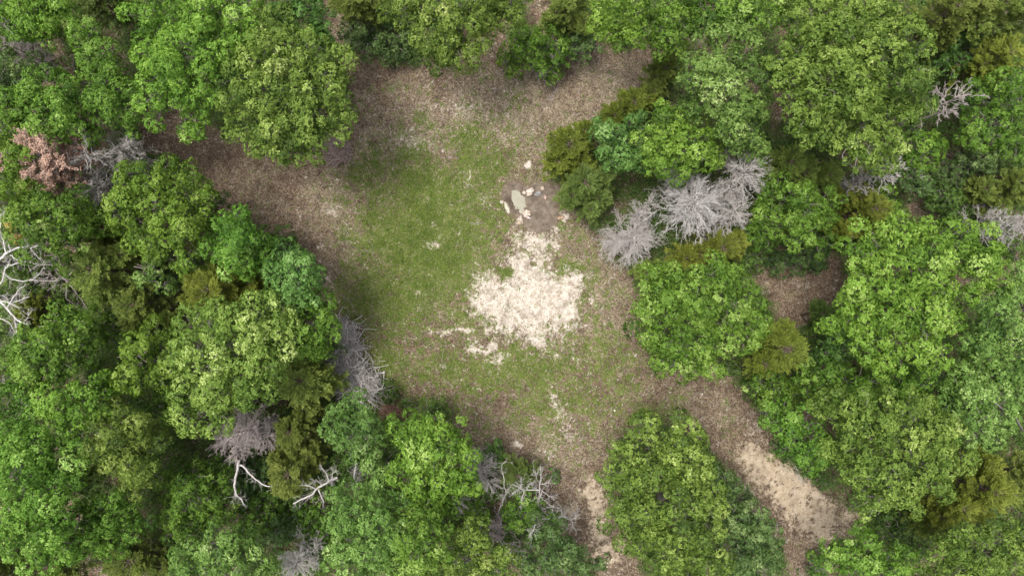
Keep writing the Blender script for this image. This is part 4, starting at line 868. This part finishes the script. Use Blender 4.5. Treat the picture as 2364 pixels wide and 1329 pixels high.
def rock(label, cu, cv, ru, rv, h, seed, rot=0.0, c1=(.22,.17,.13), c2=(.54,.48,.41), z=0.0, notch=0.0):
    rng = np.random.default_rng(seed); nu, nv = 40, 20; U = np.linspace(0, 2 * math.pi, nu, endpoint=False); W = np.linspace(0, math.pi, nv)
    uu, ww = np.meshgrid(U, W); d = np.stack([np.cos(uu) * np.sin(ww), np.sin(uu) * np.sin(ww), np.cos(ww)], -1).reshape(-1, 3)
    k = 1 + .5 * (fbm(d[:, 0] * 1.7 + seed, d[:, 1] * 1.7 + d[:, 2], seed, 4) - .5) * 2 * .7 + .25 * (fbm(d[:, 0] * 5 + seed, d[:, 1] * 5 + d[:, 2] * 3, seed + 3) - .5)
    k = np.where(np.abs(d[:, 2]) > .999, 1, k) * (1 - notch * np.exp(-((np.arctan2(d[:, 1], d[:, 0]) - 2.2) / .6) ** 2))
    v = d * k[:, None] * np.array([ru * S0 * .92, rv * S0 * .92, h * .8]); c, s = math.cos(rot), math.sin(rot); v = np.stack([v[:, 0] * c - v[:, 1] * s, v[:, 0] * s + v[:, 1] * c, v[:, 2]], 1)
    idx = np.arange(nu * nv).reshape(nv, nu); a = idx[:-1]; b = np.roll(a, -1, 1); d2 = idx[1:]; c2_ = np.roll(d2, -1, 1)
    m, nt, out = new_mat("rock_mat"); f = noise(nt, 5, 5, pos(nt), .7); col = ramp(nt, f, [(.35, c1), (.55, c2), (.7, tuple(min(1, q * 1.06) for q in c2))])
    bs = nt.nodes.new("ShaderNodeBsdfPrincipled"); nt.links.new(col, bs.inputs["Base Color"]); bs.inputs["Roughness"].default_value = .9
    bp = nt.nodes.new("ShaderNodeBump"); bp.inputs["Distance"].default_value = .03; nt.links.new(noise(nt, 20, 5, pos(nt)), bp.inputs["Height"]); nt.links.new(bp.outputs[0], bs.inputs["Normal"]); nt.links.new(bs.outputs[0], out.inputs[0])
    o = mesh_obj("rock", v, np.stack([a, b, c2_, d2], -1).reshape(-1, 4)[:, ::-1], m, smooth=True); x, y = P(cu, cv); o.location = (float(x), float(y), z)
    tag(o, label, "rock", "pale rocks round the muddy hole")
rock('curved cream coloured rock slab above the puddle', 1223, 441, 9, 12, .22, 1, -.4, (.24,.17,.13), (.60,.52,.44), notch=.5)
rock('small cream rock left of the curved slab', 1210, 445, 5, 5, .12, 2, 0, (.24,.17,.13), (.54,.44,.37))
rock('long speckled cream rock left of the puddle', 1171, 480, 6, 15, .2, 3, .35, (.16,.15,.09), (.58,.54,.43))
rock('pale rounded rock at the upper tip of the long speckled one', 1158, 467, 5, 5, .12, 4, 0, (.30,.27,.20), (.52,.48,.39))
rock('brown and white broken rock below the puddle', 1216, 493, 10, 9, .25, 5, .5, (.26,.14,.08), (.62,.52,.44))
rock('white sliver of rock under the brown and white one', 1219, 502, 9, 2.4, .10, 6, -.35, (.40,.33,.28), (.66,.60,.55))
rock('pinkish pointed rock in the upper right of the mud', 1259, 456, 4, 6, .15, 7, 0, (.32,.21,.16), (.50,.38,.32))
rock('small tan rock at the top right of the mud', 1252, 434, 5, 6, .12, 8, .3, (.26,.2,.15), (.46,.38,.30))
rock('bluish grey stone in the mud right of the curved slab', 1242, 447, 9, 5, .08, 9, .4, (.15,.145,.14), (.30,.30,.295))
rock('orange tan rock at the cedar edge of the mud', 1295, 503, 9, 5, .12, 10, .2, (.24,.15,.09), (.42,.30,.20))
rock('pink tan lump at the lower left of the mud', 1199, 513, 5, 5, .10, 11, 0, (.30,.21,.14), (.48,.38,.29))
rock('tiny bright white stone on the grass near the bottom tree', 1419, 947, 2.6, 2.4, .06, 12, 0, (.7,.62,.5), (.82,.78,.7))
rock('pinkish square stone by the top of the brush pile', 822, 756, 4, 4, .12, 13, .4, (.35,.22,.18), (.5,.36,.3))
rock('grey boulder in the shade near the bottom edge', 775, 1290, 7, 11, .35, 14, -.2, (.22,.2,.18), (.42,.38,.36))

def stick(label, z, r, s, mat='twig', side=True):
    SEED[0] += 1; rng = np.random.default_rng(SEED[0]); u0, v0 = [float(q) for q in s.split(';')[0].split(',')]
    org = np.array([*P(u0, v0), 0.0]); acc = Acc(); trace_into(acc, [(z, z + .05, r, r * .4, s)], org, rng, side)
    o = acc.build("fallen_branch", M[mat]); o.location = org; tag(o, label, "fallen branch", "fallen branches on the ground")
stick('long pale fallen branch beside the sandy track', .25, .045, '1835,1070;1840,1085;1846,1100;1850,1113')
stick('thin grey fallen branch on the tan litter at the clearing top', .1, .025, '1288,205;1275,220;1264,232', 'twigp')
stick('pale stick lying at the bottom left of the sandy strip', .15, .03, '1321,1260;1331,1249;1341,1238', 'twig', False)
stick('straight pale stick on the grass right of the brush pile', .1, .025, '824,800;838,786;850,775', 'twig', False)
stick('thin green-grey stick above the brush pile', .08, .02, '835,745;848,736;860,728', 'twig', False)
stick('dark fallen log at the left edge of the clearing', .12, .05, '740,392;765,398;785,402;808,404', 'cbark', False)
stick('dark branch near the top left corner of the clearing', .1, .035, '825,190;838,196;855,192;868,183', 'cbark')
stick('peeled reddish branch at the lower end of the brush pile', .6, .06, '844,872;856,876;864,874', 'twig', False)
stick('pale cut branch lying across the bottom of the brush pile', .55, .045, '850,888;862,897;873,903', 'twig', False)
stick('bleached limb lying in the lower left shade', .3, .06, '735,1170;748,1182;760,1195', 'twigp')
stick('short pale twig on the brown ground left of the track', .1, .025, '1782,1203;1792,1210;1798,1212', 'twig')

SH('low olive bush beneath the white dead limbs at the left edge', 2.2, '45,625,40;80,660,36;30,600,26', 'under', lift=.05)
SH('low dark bush under the thin leafless tree with curved stems', 2.0, '140,690,40;180,640,30;110,610,26', 'under')
SH('low dark bush between the two white dead limbs', 2.2, '30,690,36;10,760,30;60,730,26', 'under', lift=-.05)
SH('low dark bush in the top left hollow by the bare sapling', 2.0, '170,90,30;130,70,26;200,200,22', 'under', gap=.3)
SH('low dark bush left of the top left hollow', 2.2, '80,130,34;40,90,26', 'under', gap=.3)
